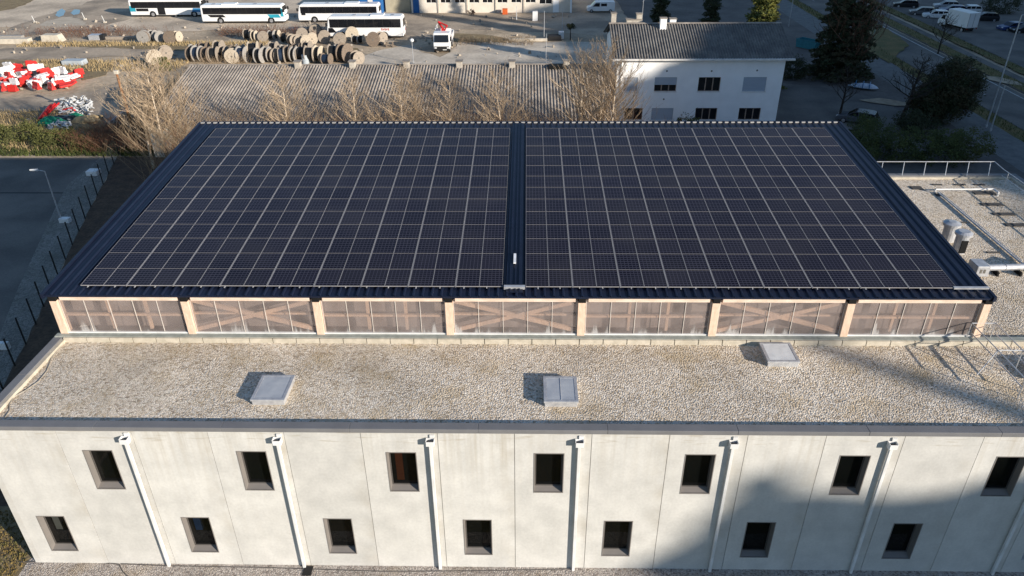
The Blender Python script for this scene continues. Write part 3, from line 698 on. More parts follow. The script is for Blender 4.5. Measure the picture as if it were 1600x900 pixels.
def leaves(mb, n, c, rad, size, shell=.55, rr=R, boxy=False, squash=1.):
    for _ in range(n):
        if boxy:
            p = Vector((rr.uniform(-1, 1), rr.uniform(-1, 1), rr.uniform(-1, 1)))
        else:
            while True:
                p = Vector((rr.uniform(-1, 1), rr.uniform(-1, 1), rr.uniform(-1, 1)))
                if shell < p.length < 1: break
        q = Vector((c[0]+p.x*rad[0], c[1]+p.y*rad[1], c[2]+p.z*rad[2]))
        a = Vector((rr.gauss(0, 1), rr.gauss(0, 1), rr.gauss(0, 1)*squash)).normalized(); b = a.orthogonal().normalized(); 
        s = size*rr.uniform(.6, 1.3)
        mb.add([q-a*s, q+b*s*.5, q+a*s, q-b*s*.5], [(0, 1, 2, 3)])
def clumps(mb, n, per, c, rad, cr, size, rr=R, boxy=False):
    for _ in range(n):
        if boxy: p = Vector((rr.uniform(-1, 1), rr.uniform(-1, 1), rr.uniform(-1, 1)))
        else:
            while True:
                p = Vector((rr.uniform(-1, 1), rr.uniform(-1, 1), rr.uniform(-1, 1)))
                if .35 < p.length < 1: break
        k = cr*rr.uniform(.6, 1.4)
        leaves(mb, per, (c[0]+p.x*rad[0], c[1]+p.y*rad[1], max(.1, c[2]+p.z*rad[2])), (k, k, k*.8), size, .2, rr)
def branchy(h, r0, seed, up=.55, n1=26, spread=.5, lean=(0, 0), twig=.012, forks=(7, 4), start=.18, dens=1.):
    """trunk mesh and limb mesh of a bare tree"""
    rr = random.Random(seed); tk = MB(); cr = MB()
    pts = []; p = Vector((0, 0, 0)); d = Vector((lean[0], lean[1], 1)).normalized()
    N = 9
    for i in range(N+1):
        pts.append(p.copy()); p = p+d*(h*.9/N); d = (d+Vector((rr.uniform(-.06, .06), rr.uniform(-.06, .06), .05))).normalized()
    for i in range(N): tk.tube(pts[i], pts[i+1], r0*(1-i/N)+.012, r0*(1-(i+1)/N)+.012, 6)
    def grow(p, d, L, r, lev):
        seg = 3; q = p
        for s in range(seg):
            d = (d+Vector((rr.uniform(-.16, .16), rr.uniform(-.16, .16), .13*up*2))).normalized()
            e = q+d*(L/seg); cr.tube(q, e, max(r*(1-s/seg*.6), twig*.6), max(r*(1-(s+1)/seg*.6), twig*.5), 3, False)
            if lev < 3:
                nf = forks[lev-1]
                for _ in range(max(1, int(nf/seg+rr.random()))):
                    a = Vector((rr.gauss(0, 1), rr.gauss(0, 1), rr.gauss(.35, .6))).normalized()
                    dd = (d*.8+a*spread*1.15).normalized()
                    grow(q.lerp(e, rr.random()), dd, L*rr.uniform(.3, .55), r*.45, lev+1)
            q = e
    for k in range(n1):
        t = start+(1-start)*((k+.5)/n1)**.9
        i = min(N-1, int(t*N)); q = pts[i].lerp(pts[i+1], t*N-i)
        az = k*2.4+rr.uniform(-.4, .4)
        d = Vector((math.cos(az)*spread*1.3, math.sin(az)*spread*1.3, up)).normalized()
        grow(q, d, h*(.42*(1-t)+.12)*rr.uniform(.8, 1.2), r0*.38*(1-t*.75)+twig, 1)
    return tk, cr
def bare_tree(label, loc, h, r0, seed, bark, tw, name='bare_tree', group=None, **kw):
    t = thing(name, label, 'tree', loc, 0, group)
    a, b = branchy(h, r0, seed, **kw)
    a.build('trunk', bark, t, w=False, norm=False, smooth=True); b.build('crown', tw, t, w=False, norm=False)
    return t
# pale bare trees between the hall and the long shed
def ytop(px, py, Y): return GY(px, py, Y).z
TR = [(247, 78, 47, 'tall pale bare tree left of the shed, straight white stem', .11), (222, 112, 47.5, 'pale bare tree with curving stems at the left end of the shed', .09), (268, 95, 48.5, 'pale bare tree leaning against the left roof edge of the shed', .10), (445, 100, 46.5, 'pale bare tree with a single straight stem before the left half of the shed', .09),
      (551, 112, 46.5, 'pale bare tree in front of the shed, second stem from the left', .08), (625, 104, 46, 'pale bare tree before the middle of the shed', .08), (650, 108, 47.5, 'slim pale bare tree just right of the middle of the shed', .07), (703, 112, 46.5, 'slim pale bare tree between the middle and right trees before the shed', .07), (784, 100, 46, 'pale bare tree with one pale stem before the right half of the shed', .09),
      (908, 70, 46.5, 'tall pale bare tree left of the white house, left of its pair', .11), (932, 52, 48, 'tallest pale bare tree hard by the left corner of the white house', .12), (952, 80, 46, 'pale bare tree overlapping the left corner of the white house', .09)]
for i, (px, py, Y, lab, r0) in enumerate(TR):
    b = GY(px, 190, Y); px0 = px; tz = ytop(px, py, Y)
    bare_tree(lab, (b.x, Y, 0), tz, r0*1.6, 100+i, bark_p, twig_p, 'bare_tree', 'bare trees behind the hall', up=.55, n1=30, spread=.62 if i < 9 else .5, start=.25, forks=(9, 4), twig=.0125)
def scrub(name, label, region, n, h, m, cat='shrubs', seed=1, group=None, r=.012, lean=.35):
    rr = random.Random(seed); mb = MB()
    for _ in range(n):
        x, y = region(rr); k = h*rr.uniform(.45, 1.1)
        p = Vector((x, y, 0)); d = Vector((rr.gauss(0, lean), rr.gauss(0, lean), 1))
        q = p+d*k*.55; d2 = d+Vector((rr.gauss(0, lean), rr.gauss(0, lean), 0)); e = q+d2*k*.5
        mb.tube(p, q, r*1.5, r, 3, False); mb.tube(q, e, r, r*.6, 3, False)
        for _ in range(3):
            s = q.lerp(e, rr.random()*.8); mb.tube(s, s+Vector((rr.gauss(0, .3), rr.gauss(0, .3), .5))*k*.4, r*.7, r*.4, 3, False)
    return tag(mb.build(name, m, norm=False), label, cat, group, 'stuff')
scrub('undergrowth', 'tangle of tan winter scrub between the hall and the long shed', lambda r: (r.uniform(-14, 31), r.uniform(43, 49.5)), 2300, 5.9, tantw, 'undergrowth', 3)
scrub('undergrowth', 'pinkish brown twigs low along the front of the long shed', lambda r: (r.uniform(-12, 31), r.uniform(43, 48)), 900, 5.2, redtw, 'undergrowth', 13)
scrub('undergrowth', 'reddish brown brambles left of the hall and the shed', lambda r: (r.uniform(-26, -15), r.uniform(51.3, 60)), 1100, 2.0, redtw, 'undergrowth', 4, lean=.5)
scrub('undergrowth', 'tall tan reeds and scrub at the left end of the shed', lambda r: (r.uniform(-24, -16.8), r.uniform(60, 84)), 1300, 2.6, tantw, 'undergrowth', 5, lean=.3)
scrub('undergrowth', 'rusty scrub before the right half of the shed', lambda r: (r.gauss(20, 7), r.uniform(43, 49)), 700, 5.2, redtw, 'undergrowth', 6, lean=.4)
scrub('undergrowth', 'reddish brambles along the bus yard behind the cable drums', lambda r: (r.uniform(-30, -6), r.uniform(106.5, 111)), 900, 1.3, redtw, 'undergrowth', 7, lean=.5)
scrub('undergrowth', 'reddish brambles behind the concrete blocks on the far left', lambda r: (r.gauss(-53, 6), r.uniform(106, 112)), 600, 1.2, redtw, 'undergrowth', 8, lean=.5)
scrub('undergrowth', 'rusty dry weeds right of the crane truck', lambda r: (r.uniform(11, 23), r.uniform(100, 104)), 500, .9, tantw, 'undergrowth', 9, lean=.4)
def grass(name, label, polys, n, h, m, seed):
    rr = random.Random(seed); mb = MB()
    for (x0, x1, y0, y1) in polys:
        for _ in range(n):
            x = rr.uniform(x0, x1); y = rr.uniform(y0, y1); k = h*rr.uniform(.4, 1.2); a = rr.uniform(0, 6.3); dx, dy = math.cos(a)*.05, math.sin(a)*.05
            mb.add([(x-dx, y-dy, 0), (x+dx, y+dy, 0), (x+rr.gauss(0, .2)*k, y+rr.gauss(0, .2)*k, k)], [(0, 1, 2)])
    return tag(mb.build(name, m, norm=False), label, 'grass', None, 'stuff')
tang = M('dry_grass_blades', (.42, .32, .17), .9, (.30, .22, .11), .5, fine=.2)
grass('dry_grass', 'tan dry grass tufts over the waste ground at the left', [(-52, -28, 84.5, 91), (-60, -20, 100, 103), (-38, -22, 52, 60), (-48, -34, 56, 66), (-26, -17, 62, 86)], 2600, .55, tang, 21)
grass('green_grass', 'green grass edge at the end of the parking lot and soil strip', [(-34, -16, 50.9, 53), (-20, -1, 50.8, 53)], 2600, .45, hedge_g, 22)
grass('lawn_grass', 'rough brownish lawn at the left corner of the facade', [(-6.5, -.5, -4, 3)], 7000, .12, M('lawn_blades', (.22, .15, .05), .9, (.12, .11, .04), 1.5, fine=.3), 23)
grass('verge_grass', 'rough green grass on the road verges', [(74.3, 76.2, 40, 140), (84.6, 86.7, 50, 150), (89.3, 91.1, 60, 160)], 3000, .4, hedge_g, 24)
# hedges and evergreens
def foliage(name, label, cat, loc, fn, m, trunk=None, group=None, tm=None):
    t = thing(name, label, cat, loc, 0, group); mb = MB(); fn(mb)
    mb.build('crown' if trunk else 'foliage', m, t, w=False, norm=False)
    if trunk: MB().tube((0, 0, 0), (0, 0, trunk[1]), trunk[0], trunk[0]*.4, 7).build('trunk', tm or bark_d, t, w=False)
    else: MB().tube((0, 0, 0), (0, 0, .8), .06, .03, 5).build('stem', bark_d, t, w=False)
    return t
for i, (x, y, rx, ry, h, lab) in enumerate([(-32.5, 54.6, 2.6, 2.4, 2.3, 'olive green bush at the end of the parking lot, cut by the left edge'), (-28.4, 54.0, 2.4, 1.8, 1.9, 'olive green bush in the middle of the row at the end of the parking lot'), (-25.0, 53.0, 1.6, 1.3, 1.1, 'low olive bush at the right end of the row by the parking lot')]):
    foliage('bush', lab, 'bush', (x, y, 0), lambda mb: clumps(mb, 46, 60, (0, 0, h*.5), (rx, ry, h*.5), .6, .10, random.Random(40+i)), olive, group='bushes at the end of the parking lot')
hp = [(1362, 238), (1400, 240), (1440, 240), (1480, 240), (1520, 240), (1345, 220)]
for i in range(6):
    x = [56.0, 58.4, 60.8, 63.2, 65.6, 57.2][i]; y = [50.5, 49.6, 49.2, 49.0, 49.4, 54][i]
    foliage('hedge_shrub', f'dark green shrub in hedge behind annex roof, {["leftmost", "second from left", "third from left", "fourth from left", "rightmost, yellow-green", "small one behind left end"][i]}', 'shrub', (x, y, 0),
            lambda mb: clumps(mb, 60, 60, (0, 0, 1.7), (1.7, 2.6, 1.7), .55, .10, random.Random(60+i)), hedge_g if i != 4 else olive, group='hedge behind the annex roof')
def conifer(h, r, n, seed, size=.16, droop=.25):
    rr = random.Random(seed)
    def fn(mb):
        for _ in range(n):
            t = rr.random()**1.3; z = h*(.04+.96*t); rad = r*(1-t)**.75*(1+.25*math.sin(z*3.1+seed)+rr.uniform(-.25, .2))
            az = rr.uniform(0, 2*PI); k = rad*(.45+.6*rr.random()**.5)
            c = Vector((math.cos(az)*k, math.sin(az)*k, z-droop*k))
            leaves(mb, 22, c, (.5, .5, .22), size, .1, rr, squash=.5)
    return fn
p = G(1312, 118); foliage('conifer', 'huge dark conifer right of the white house, reaching past the top edge', 'tree', (p.x-.8, p.y-1, 0), conifer(27, 3.4, 2000, 71, .2), dkgreen, (.4, 24))
p = GY(1195, 25, 74); foliage('conifer', 'sunlit yellow-green conifer behind the right end of the house roof', 'tree', (p.x, 74.5, 0), conifer(16, 2.9, 1300, 72, .16), yewg, (.3, 13))
foliage('cypress', 'dark columnar cypress behind the house chimney', 'tree', (GY(1030, 30, 97).x, 97, 0), conifer(17, 1.25, 600, 73, .16), dkgreen2, (.25, 13))
foliage('cypress', 'dark columnar cypress behind the middle of the house ridge', 'tree', (GY(1110, 30, 97).x, 97, 0), conifer(18, 1.3, 600, 74, .16), dkgreen2, (.25, 14))
foliage('evergreen_tree', 'broad dark round evergreen beside the pavement, right of the bare tree', 'tree', (68.6, 61.5, 0), lambda mb: (clumps(mb, 250, 80, (.5, 0, 3.7), (2.7, 2.9, 3.5), .8, .13, random.Random(75)), clumps(mb, 120, 80, (-1.9, 0, 2.2), (1.8, 2.2, 2.1), .7, .13, random.Random(76))), dkgreen, (.3, 4))
foliage('bush', 'dark bush under the leaning bare tree beside the hedge', 'bush', (63.9, 57.5, 0), lambda mb: clumps(mb, 60, 60, (0, 0, 1.2), (2.4, 1.8, 1.2), .6, .11, random.Random(76)), dkgreen2)
foliage('bush', 'dark green bush at the right corner of the white house', 'bush', (GY(1250, 90, 78).x, 80, 0), lambda mb: clumps(mb, 60, 60, (0, 0, 1.5), (2.6, 2.2, 1.5), .6, .12, random.Random(77)), dkgreen2)
foliage('bush', 'small leafy bush in front of the ground floor of the white house', 'bush', (GY(1075, 185, 57).x, 57, 0), lambda mb: clumps(mb, 36, 50, (0, 0, 1.1), (1.3, 1.0, 1.1), .45, .10, random.Random(78)), olive)
foliage('bush', 'dark bush in the car park at the upper right', 'bush', (G(1560, 22).x, G(1560, 22).y, 0), lambda mb: clumps(mb, 70, 50, (0, 0, 1.8), (3.6, 2.6, 1.8), .8, .14, random.Random(79)), dkgreen2)
foliage('bush', 'dark evergreen bush left of the cable drum row behind the shed', 'bush', (GY(243, 105, 82).x, 84, 0), lambda mb: clumps(mb, 16, 40, (0, 0, 1.2), (1.3, 1.1, 1.2), .45, .11, random.Random(80)), olive)
foliage('small_palm', 'small dark round-headed tree behind the low kerb near the house', 'tree', (G(891, 62).x, G(891, 62).y, 0), lambda mb: clumps(mb, 14, 50, (0, 0, 2.1), (.6, .6, .5), .35, .11, random.Random(81)), dkgreen2, (.1, 2))
foliage('bush', 'brown twiggy bush at the foot of the long white workshop', 'bush', (G(736, 24).x, G(736, 24).y, 0), lambda mb: clumps(mb, 12, 40, (0, 0, .6), (.8, .6, .5), .3, .08, random.Random(82)), redtw)
for k, (hy, hh, hr_, hl) in enumerate([(-77.4, 10, .85, 'unseen slim conifer added on the shade hill crest to streak the gravel'), (-86.2, 5.9, 2.0, 'unseen broad conifer added on the shade hill crest to shade the facade')]):
    foliage('conifer', hl, 'tree', (150, hy, crest(hy)-5), conifer(hh, hr_, (190, 420)[k], 90+k, .2), dkgreen, (.25, hh*.8))  # unseen crest trees, added for the shade they cast
dkt = M('dark_twigs', (.055, .045, .036), .95, (.04, .033, .027), 1, fine=.15)
bare_tree('dark bare tree with many rising limbs leaning beside the round evergreen', (63.6, 60.5, 0), 8.2, .26, 201, bark_d, dkt, up=.35, n1=20, spread=.75, lean=(.22, 0), start=.38, twig=.02, forks=(6, 4))
bare_tree('small dark bare tree rising over the far right corner of the roof', (57.6, 62.4, 0), 6.5, .16, 202, bark_d, dkt, up=.5, n1=16, spread=.6, start=.3, twig=.016, forks=(6, 3))
bare_tree('brown bare tree in front of the huge conifer', (G(1318, 125).x, G(1318, 125).y-1, 0), 13, .2, 203, bark_d, redtw, up=.5, n1=26, spread=.6, start=.15, twig=.02)
bare_tree('slim bare birch right of the huge conifer', (G(1345, 112).x, G(1345, 112).y, 0), 11, .1, 204, bark_p, dkt, up=.8, n1=18, spread=.4, start=.3, twig=.014)
bare_tree('thin bare tree by the road in front of the box truck', (G(1465, 85).x, G(1465, 85).y, 0), 6, .12, 205, bark_d, dkt, up=.5, n1=18, spread=.6, start=.25, twig=.016)
# ================================================================ other buildings
asb = M('fibre_cement_sheet', (.35, .305, .255), .9, (.21, .185, .16), .5, 7, bump=.004, fine=.22, fscale=3)
asb_d = M('grey_fibre_cement', (.185, .175, .16), .9, (.115, .11, .105), .6, 7, bump=.004, fine=.2, fscale=3)
render_w = M('white_render', (.90, .90, .885), .9, (.84, .84, .825), .8, 5, fine=.04)
render_c = M('cream_render', (.70, .64, .55), .9, (.62, .56, .47), .8, 5, fine=.05)
blue_p = M('blue_paint', (.02, .13, .36), .6, (.015, .10, .30), 1)
gut = M('white_gutter', (.72, .70, .66), .6)
chim = M('chimney_render', (.50, .46, .39), .9, (.38, .34, .29), 3, fine=.12)
hw = M('house_window_glass', (.010, .011, .013), .08, spec=.5)
wframe = M('wooden_window_frame', (.30, .22, .17), .7)
shut = M('roller_shutter', (.38, .43, .49), .7, (.33, .38, .44), 4, stretch=(.2, 1, 8))
def corrugated(mb, x0, x1, a, b, pitch, amp, n=8):
    c = int((x1-x0)/pitch*n); A = []; B = []
    a = Vector((0, *a)); b = Vector((0, *b)); d = b-a; nn = Vector((0, -d.z, d.y)).normalized()
    if nn.z < 0: nn = -nn
    for i in range(c+1):
        x = x0+(x1-x0)*i/c; h = nn*amp*math.sin(2*PI*i/n)
        A.append((x, a.y+h.y, a.z+h.z)); B.append((x, b.y+h.y, b.z+h.z))
    mb.add(A+B, [(i, i+1, c+2+i, c+1+i) for i in range(c)])
SH = thing('long_shed', 'long low shed with a weathered corrugated fibre-cement roof behind the bare trees', 'shed', (7, 64, 0))
m = MB(); corrugated(m, -16.6, 31.0, (50.2, 3.45), (64.05, 6.02), .33, .05); m.build('roof_slope', asb, SH, norm=False, smooth=True)
m = MB(); corrugated(m, -16.6, 31.0, (70.5, 3.45), (64.05, 6.02), .33, .05); m.build('roof_slope', asb, SH, norm=False, smooth=True)
MB().prism([(63.85, 6.02), (64.05, 6.12), (64.25, 6.02)], 'x', -16.6, 31).build('ridge_cap', asb, SH)
m = MB(); m.prism([(50.6, 0), (70.2, 0), (70.2, 3.4), (64.05, 5.85), (50.6, 3.4)], 'x', -16.3, 30.7); m.build('wall', render_c, SH)
for k, px in enumerate([467, 552, 636, 718, 800, 885]):
    p = GY(px, 107, 63.6)
    v = MB().box(p.x-.32, p.x+.32, 63.1, 63.9, 5.7, 6.55).build('ridge_vent', chim, SH, bevel=.03)
    MB().box(p.x-.42, p.x+.42, 63.0, 64.0, 6.55, 6.62).build('vent_cap', asb, v)
p = GY(871, 105, 63.4); MB().box(p.x-1.0, p.x+1.0, 62.7, 63.7, 5.75, 6.15).build('roof_hatch', black, SH)

HO = thing('white_house', 'white two-storey house with corrugated roof, three-pane windows and roller shutters', 'house', (40.5, 60, 0))
hx0, hx1, hy0, hy1 = 31.6, 49.6, 60.0, 72.2
def hole_wall(mb, x0, x1, z0, z1, y, holes, dep):
    xs = sorted({x0, x1}|{h[0] for h in holes}|{h[1] for h in holes}); zs = sorted({z0, z1}|{h[2] for h in holes}|{h[3] for h in holes})
    for i in range(len(xs)-1):
        for j in range(len(zs)-1):
            cx, cz = (xs[i]+xs[i+1])/2, (zs[j]+zs[j+1])/2
            if not any(h[0] < cx < h[1] and h[2] < cz < h[3] for h in holes):
                mb.quad((xs[i], y, zs[j]), (xs[i+1], y, zs[j]), (xs[i+1], y, zs[j+1]), (xs[i], y, zs[j+1]))
    for a, b, c, d in holes:
        mb.quad((a, y, c), (a, y+dep, c), (a, y+dep, d), (a, y, d)); mb.quad((b, y, c), (b, y, d), (b, y+dep, d), (b, y+dep, c))
        mb.quad((a, y, d), (a, y+dep, d), (b, y+dep, d), (b, y, d)); mb.quad((a, y, c), (b, y, c), (b, y+dep, c), (a, y+dep, c))
wx = [33.3-1.2, 35.8, 40.55, 45.4]; wl = [32.75, 35.75, 40.6, 45.4]
holes = [(33.15-1.2+.5, 33.95, 4.05, 5.6), (35.8, 38.2, 4.05, 5.6), (40.55, 42.95, 4.05, 5.6), (45.4, 47.9, 4.05, 5.6), (32.75, 34.75, .85, 2.2), (35.75, 38.15, .85, 2.2), (40.6, 43.0, .85, 2.2), (45.4, 47.8, .85, 2.2)]
m = MB(); hole_wall(m, hx0, hx1, 0, 7.55, hy0, holes, .22)
m.box(hx0, hx0+.25, hy0+.002, hy1, 0, 7.5); m.box(hx1-.25, hx1, hy0+.002, hy1, 0, 7.5); m.box(hx0, hx1, hy1-.25, hy1, 0, 7.5)
m.prism([(hy0, 7.5), (hy1, 7.5), (66.1, 9.9)], 'x', hx0+.002, hx0+.25); m.prism([(hy0, 7.5), (hy1, 7.5), (66.1, 9.9)], 'x', hx1-.25, hx1-.002)
m.build('wall', render_w, HO, norm=False)
m = MB(); corrugated(m, 31.1, 50.4, (59.55, 7.72), (66.1, 10.05), .30, .048); m.build('roof', asb_d, HO, norm=False, smooth=True)
m = MB(); corrugated(m, 31.1, 50.4, (72.6, 7.72), (66.1, 10.05), .36, .05); m.build('roof', asb_d, HO, norm=False, smooth=True)
MB().prism([(65.85, 10.02), (66.1, 10.14), (66.35, 10.02)], 'x', 31.1, 50.4).build('ridge_cap', asb, HO)
MB().box(31.1, 50.4, 59.35, 59.55, 7.50, 7.70).build('gutter', gut, HO, bevel=.02)
MB().box(31.1, 50.4, 59.56, 60.1, 7.52, 7.60).build('eaves_board', gut, HO)
m = MB(); m.tube((32.1, 59.88, 0), (32.1, 59.88, 7.3), .055, .055, 8); m.tube((32.1, 59.88, 7.3), (31.9, 59.5, 7.55), .055, .055, 8); m.build('downpipe', gut, HO)
kinds = ['shut', 'half', 'open', 'shut', 'open', 'shut', 'open', 'open']
for (a, b, c, d), k in zip(holes, kinds):
    f = MB(); t = .06; y = hy0+.12
    for bx in ((a, a+t, c, d), (b-t, b, c, d), (a+t, b-t, d-t, d), (a+t, b-t, c, c+t)): f.box(bx[0], bx[1], y, y+.06, bx[2], bx[3])
    n = 3 if b-a > 2.2 else 2
    for q in range(1, n): f.box(a+(b-a)*q/n-.06, a+(b-a)*q/n+.06, y-.005, y+.06, c+t, d-t)
    wn = f.build('window', wframe, HO)
    MB().quad((a, y+.05, c), (b, y+.05, c), (b, y+.05, d), (a, y+.05, d)).build('pane', hw, wn)
    MB().box(a-.08, b+.08, hy0-.07, hy0+.1, c-.07, c-.004).build('sill', gut, wn)
    if k == 'shut': MB().box(a+.02, b-.02, hy0+.05, hy0+.08, c, d).build('shutter', shut, wn)
    if k == 'half': MB().box(a+.02, b-.02, hy0+.05, hy0+.08, c+.72, d).build('shutter', shut, wn)
for px, py in [(1042, 111), (1112, 111), (1183, 110), (1037, 155)]:
    p = GY(px, py, 60); MB().tube((p.x, 59.97, p.z), (p.x, 60.05, p.z), .10, .10, 8).build('wall_vent', dark_gap, HO)
def chimney(px, py0, Y, wx_, wy_, top, pots=False):
    p = GY(px, py0, Y)
    z0 = 7.7+(Y-59.55)*.356 if Y < 66.1 else 9.2
    c = MB().box(p.x-wx_, p.x+wx_, Y-wy_, Y+wy_, z0-.3, top).build('chimney', chim if not pots else render_w, HO, bevel=.02)
    MB().box(p.x-wx_-.07, p.x+wx_+.07, Y-wy_-.07, Y+wy_+.07, top, top+.09).build('chimney_cap', asb, c)
chimney(958.5, 30, 66.9, .28, .3, 11.0); chimney(990, 36, 67.0, .85, .4, 10.3); chimney(998, 30, 67.0, .3, .3, 10.9); chimney(1035, 48, 65.2, .35, .3, 10.75, True); chimney(1051, 34, 67, .35, .3, 10.35, True)
m = MB(); p = GY(1004, 20, 67.2); m.tube((p.x, 67.2, 9.4), (p.x, 67.2, 13.4), .03, .02, 6); m.tube((p.x-.2, 67.2, 13.0), (p.x+1.1, 67.2, 13.0), .015, .015, 5)
for k in range(6): m.tube((p.x+.1+k*.18, 66.9, 13.0), (p.x+.1+k*.18, 67.5, 13.0), .01, .01, 4)
m.tube((p.x-.15, 66.8, 12.2), (p.x+.35, 67.6, 12.5), .012, .012, 4); m.build('aerial', galv, HO)
# the hip-less verge trims
MB().box(31.05, 31.14, 59.5, 66.1, 7.4, 7.5).build('verge_board', gut, HO)

WS = thing('workshop', 'long cream workshop with row of windows and pilasters at the top edge', 'building', (15, 127, 0))
holes = [(x, x+1.9, 1.8, 3.3) for x in (2.9, 5.6, 8.3, 11.0, 13.5, 16.3, 18.9, 21.6)]+[(24.2, 26.6, 1.55, 3.2)]
m = MB(); hole_wall(m, .05, 30.3, 0, 6, 127, holes, .2); m.box(.05, .3, 127.002, 142, 0, 6); m.box(30.05, 30.3, 127.002, 142, 0, 6); m.box(.05, 30.3, 141.8, 142, 0, 6); m.box(.05, 30.3, 127.01, 142, 5.9, 6); m.build('wall', render_c, WS, norm=False)
for a, b, c, d in holes:
    f = MB(); t = .07
    for bx in ((a, a+t, c, d), (b-t, b, c, d), (a+t, b-t, d-t, d), (a+t, b-t, c, c+t), ((a+b)/2-.04, (a+b)/2+.04, c+t, d-t)): f.box(bx[0], bx[1], 127.1, 127.16, bx[2], bx[3])
    wn = f.build('window', gut, WS); MB().quad((a, 127.15, c), (b, 127.15, c), (b, 127.15, d), (a, 127.15, d)).build('pane', hw, wn)
for x in (5.15, 10.6, 16.0, 21.3): MB().box(x-.12, x+.12, 126.85, 127.0, 0, 5.8).build('pilaster', chim, WS)
for x in (.95,):
    MB().box(x-.55, x+.6, 126.93, 126.99, .05, 2.5).build('door', blue_p, WS, bevel=.02)
MB().box(26.8, 27.9, 126.92, 126.99, .05, 2.2).build('door', render_w, WS, bevel=.02)
MB().box(31.0-1.0, 30.32, 126.6, 127, 0, 6).build('corner_pier', render_w, WS)
BU = thing('blue_shed', 'blue sheet-metal shed behind the third bus at the top edge', 'shed', (-9, 127, 0))
MB().box(-9.6, -5.4, 126, 134, 0, 5).build('wall', blue_p, BU); MB().box(-9.9, -5.1, 125.7, 134.3, 5, 5.2).build('roof', galv, BU)
MB().box(-7.9, -7.0, 125.95, 126.01, 1.6, 2.7).build('window', gut, BU)
CW = thing('beige_wall', 'beige rendered yard wall between the blue shed and the workshop', 'wall', (-3, 128, 0))
MB().box(-5.0, -.3, 128, 128.3, 0, 3.4).build('wall', M('beige_render', (.42, .38, .27), .9, (.35, .31, .22), 1, fine=.1), CW)

# ================================================================ vehicles
wpaint = M('white_vehicle_paint', (.78, .78, .77), .32, (.72, .72, .71), .8, spec=.5, fine=.03)
tyre = M('tyre_rubber', (.016, .016, .016), .85)
rimm = M('wheel_rim', (.42, .42, .43), .4, metal=.5)
vglass = M('vehicle_glass', (.012, .013, .016), .07, spec=.5)
cyan = M('turquoise_livery', (.03, .33, .44), .35); blue_l = M('blue_livery', (.03, .20, .42), .35)
redp = M('red_paint', (.50, .022, .022), .4, (.42, .018, .018), 2)
lamp_r = M('tail_lamp', (.30, .01, .01), .2); lamp_w = M('head_lamp', (.75, .76, .76), .15)
under = M('underbody', (.02, .02, .021), .8)
plate = M('number_plate', (.7, .7, .66), .5)
def wheel(par, x, y, r, wd):
    o = MB(); o.tube((x, y-wd/2, r), (x, y+wd/2, r), r, r, 18); w_ = o.build('wheel', tyre, par, w=False)
    s = -1 if y < 0 else 1
    q = MB(); q.tube((x, y+s*wd/2, r), (x, y+s*(wd/2+.012), r), r*.62, r*.5, 14); q.build('rim', rimm, w_, w=False)
def bus(label, X, Y, L, dirn, accents=(), H=3.15, W=2.5, big=False, wx=(.2, .78), glassmat=vglass):
    """local x runs from rear (0) to front (L); dirn -1 turns the front to the left"""
    t = thing('bus', label, 'bus', (X, Y, 0), 0 if dirn > 0 else PI, 'white buses parked in the yard')
    h = W/2; pr = [(.0, .38), (L-.05, .38), (L, 1.0), (L-.12, 1.9), (L-.42, H-.18), (L-.75, H), (.25, H), (.03, H-.22), (-.02, 1.2)]
    MB().prism(pr, 'y', -h, h).build('body', wpaint, t, w=False, bevel=.09)
    MB().box(.1, L-.15, -h+.08, h-.08, .22, .40).build('underbody', under, t, w=False)
    z0, z1 = 1.62 if not big else 1.75, H-.42
    for s in (-1, 1):
        g = MB(); y = s*(h+.004)
        g.box(.35, L-.55, min(y, y+s*.006), max(y, y+s*.006), z0, z1); sw = g.build('side_window', glassmat, t, w=False)
        pm = MB(); n = max(5, int(L/1.55))
        for k in range(1, n):
            q = .35+(L-.9)*k/n; pm.box(q-.03, q+.03, min(y+s*.006, y+s*.010), max(y+s*.006, y+s*.010), z0, z1)
        pm.build('window_post', under, sw, w=False)
        for wxx in wx: wheel(t, L*wxx, s*(h-.14), .5, .32)
        for wxx in wx: MB().tube((L*wxx, s*(h-.02), .5), (L*wxx, s*(h+.006), .5), .62, .62, 20).build('wheel_arch', under, t, w=False)
    ws = MB(); ws.quad((L-.10, -h+.12, 1.35), (L-.10, h-.12, 1.35), (L-.38, h-.15, H-.30), (L-.38, -h+.15, H-.30)); o = ws.build('windscreen', glassmat, t, w=False); o.location.x = .06
    rw = MB(); rw.box(-.035, -.02, -h+.3, h-.3, 1.8, H-.5); rw.build('rear_window', glassmat, t, w=False)
    for s in (-1, 1):
        MB().box(L-.06, L+.015, s*.95-.2, s*.95+.2, .72, .92).build('headlight', lamp_w, t, w=False, bevel=.03)
        MB().box(-.05, .01, s*1.0-.12, s*1.0+.12, .9, 1.3).build('tail_light', lamp_r, t, w=False, bevel=.02)
        MB().box(L-.25, L+.1, s*(h+.12)-.1, s*(h+.12)+.1, 2.0, 2.5).build('mirror', under, t, w=False, bevel=.03)
    ro = MB(); ro.box(L*.25, L*.42, -.85, .85, H-.01, H+.16); ro.build('roof_unit', wpaint, t, w=False, bevel=.04)
    ro = MB(); ro.box(L*.62, L*.66, -.4, .4, H-.01, H+.07); ro.box(L*.12, L*.16, -.4, .4, H-.01, H+.07); ro.build('roof_hatch', rimm, t, w=False, bevel=.02)
    for (nm, x0, x1, za, zb, mt, skew) in accents:
        for s in (-1, 1):
            y = s*(h+.003)
            q = MB(); q.prism([(x0, za), (x1, za), (x1+skew, zb), (x0+skew, zb)], 'y', min(y, y+s*.005), max(y, y+s*.005)); q.build(nm, mt, t, w=False)
    return t
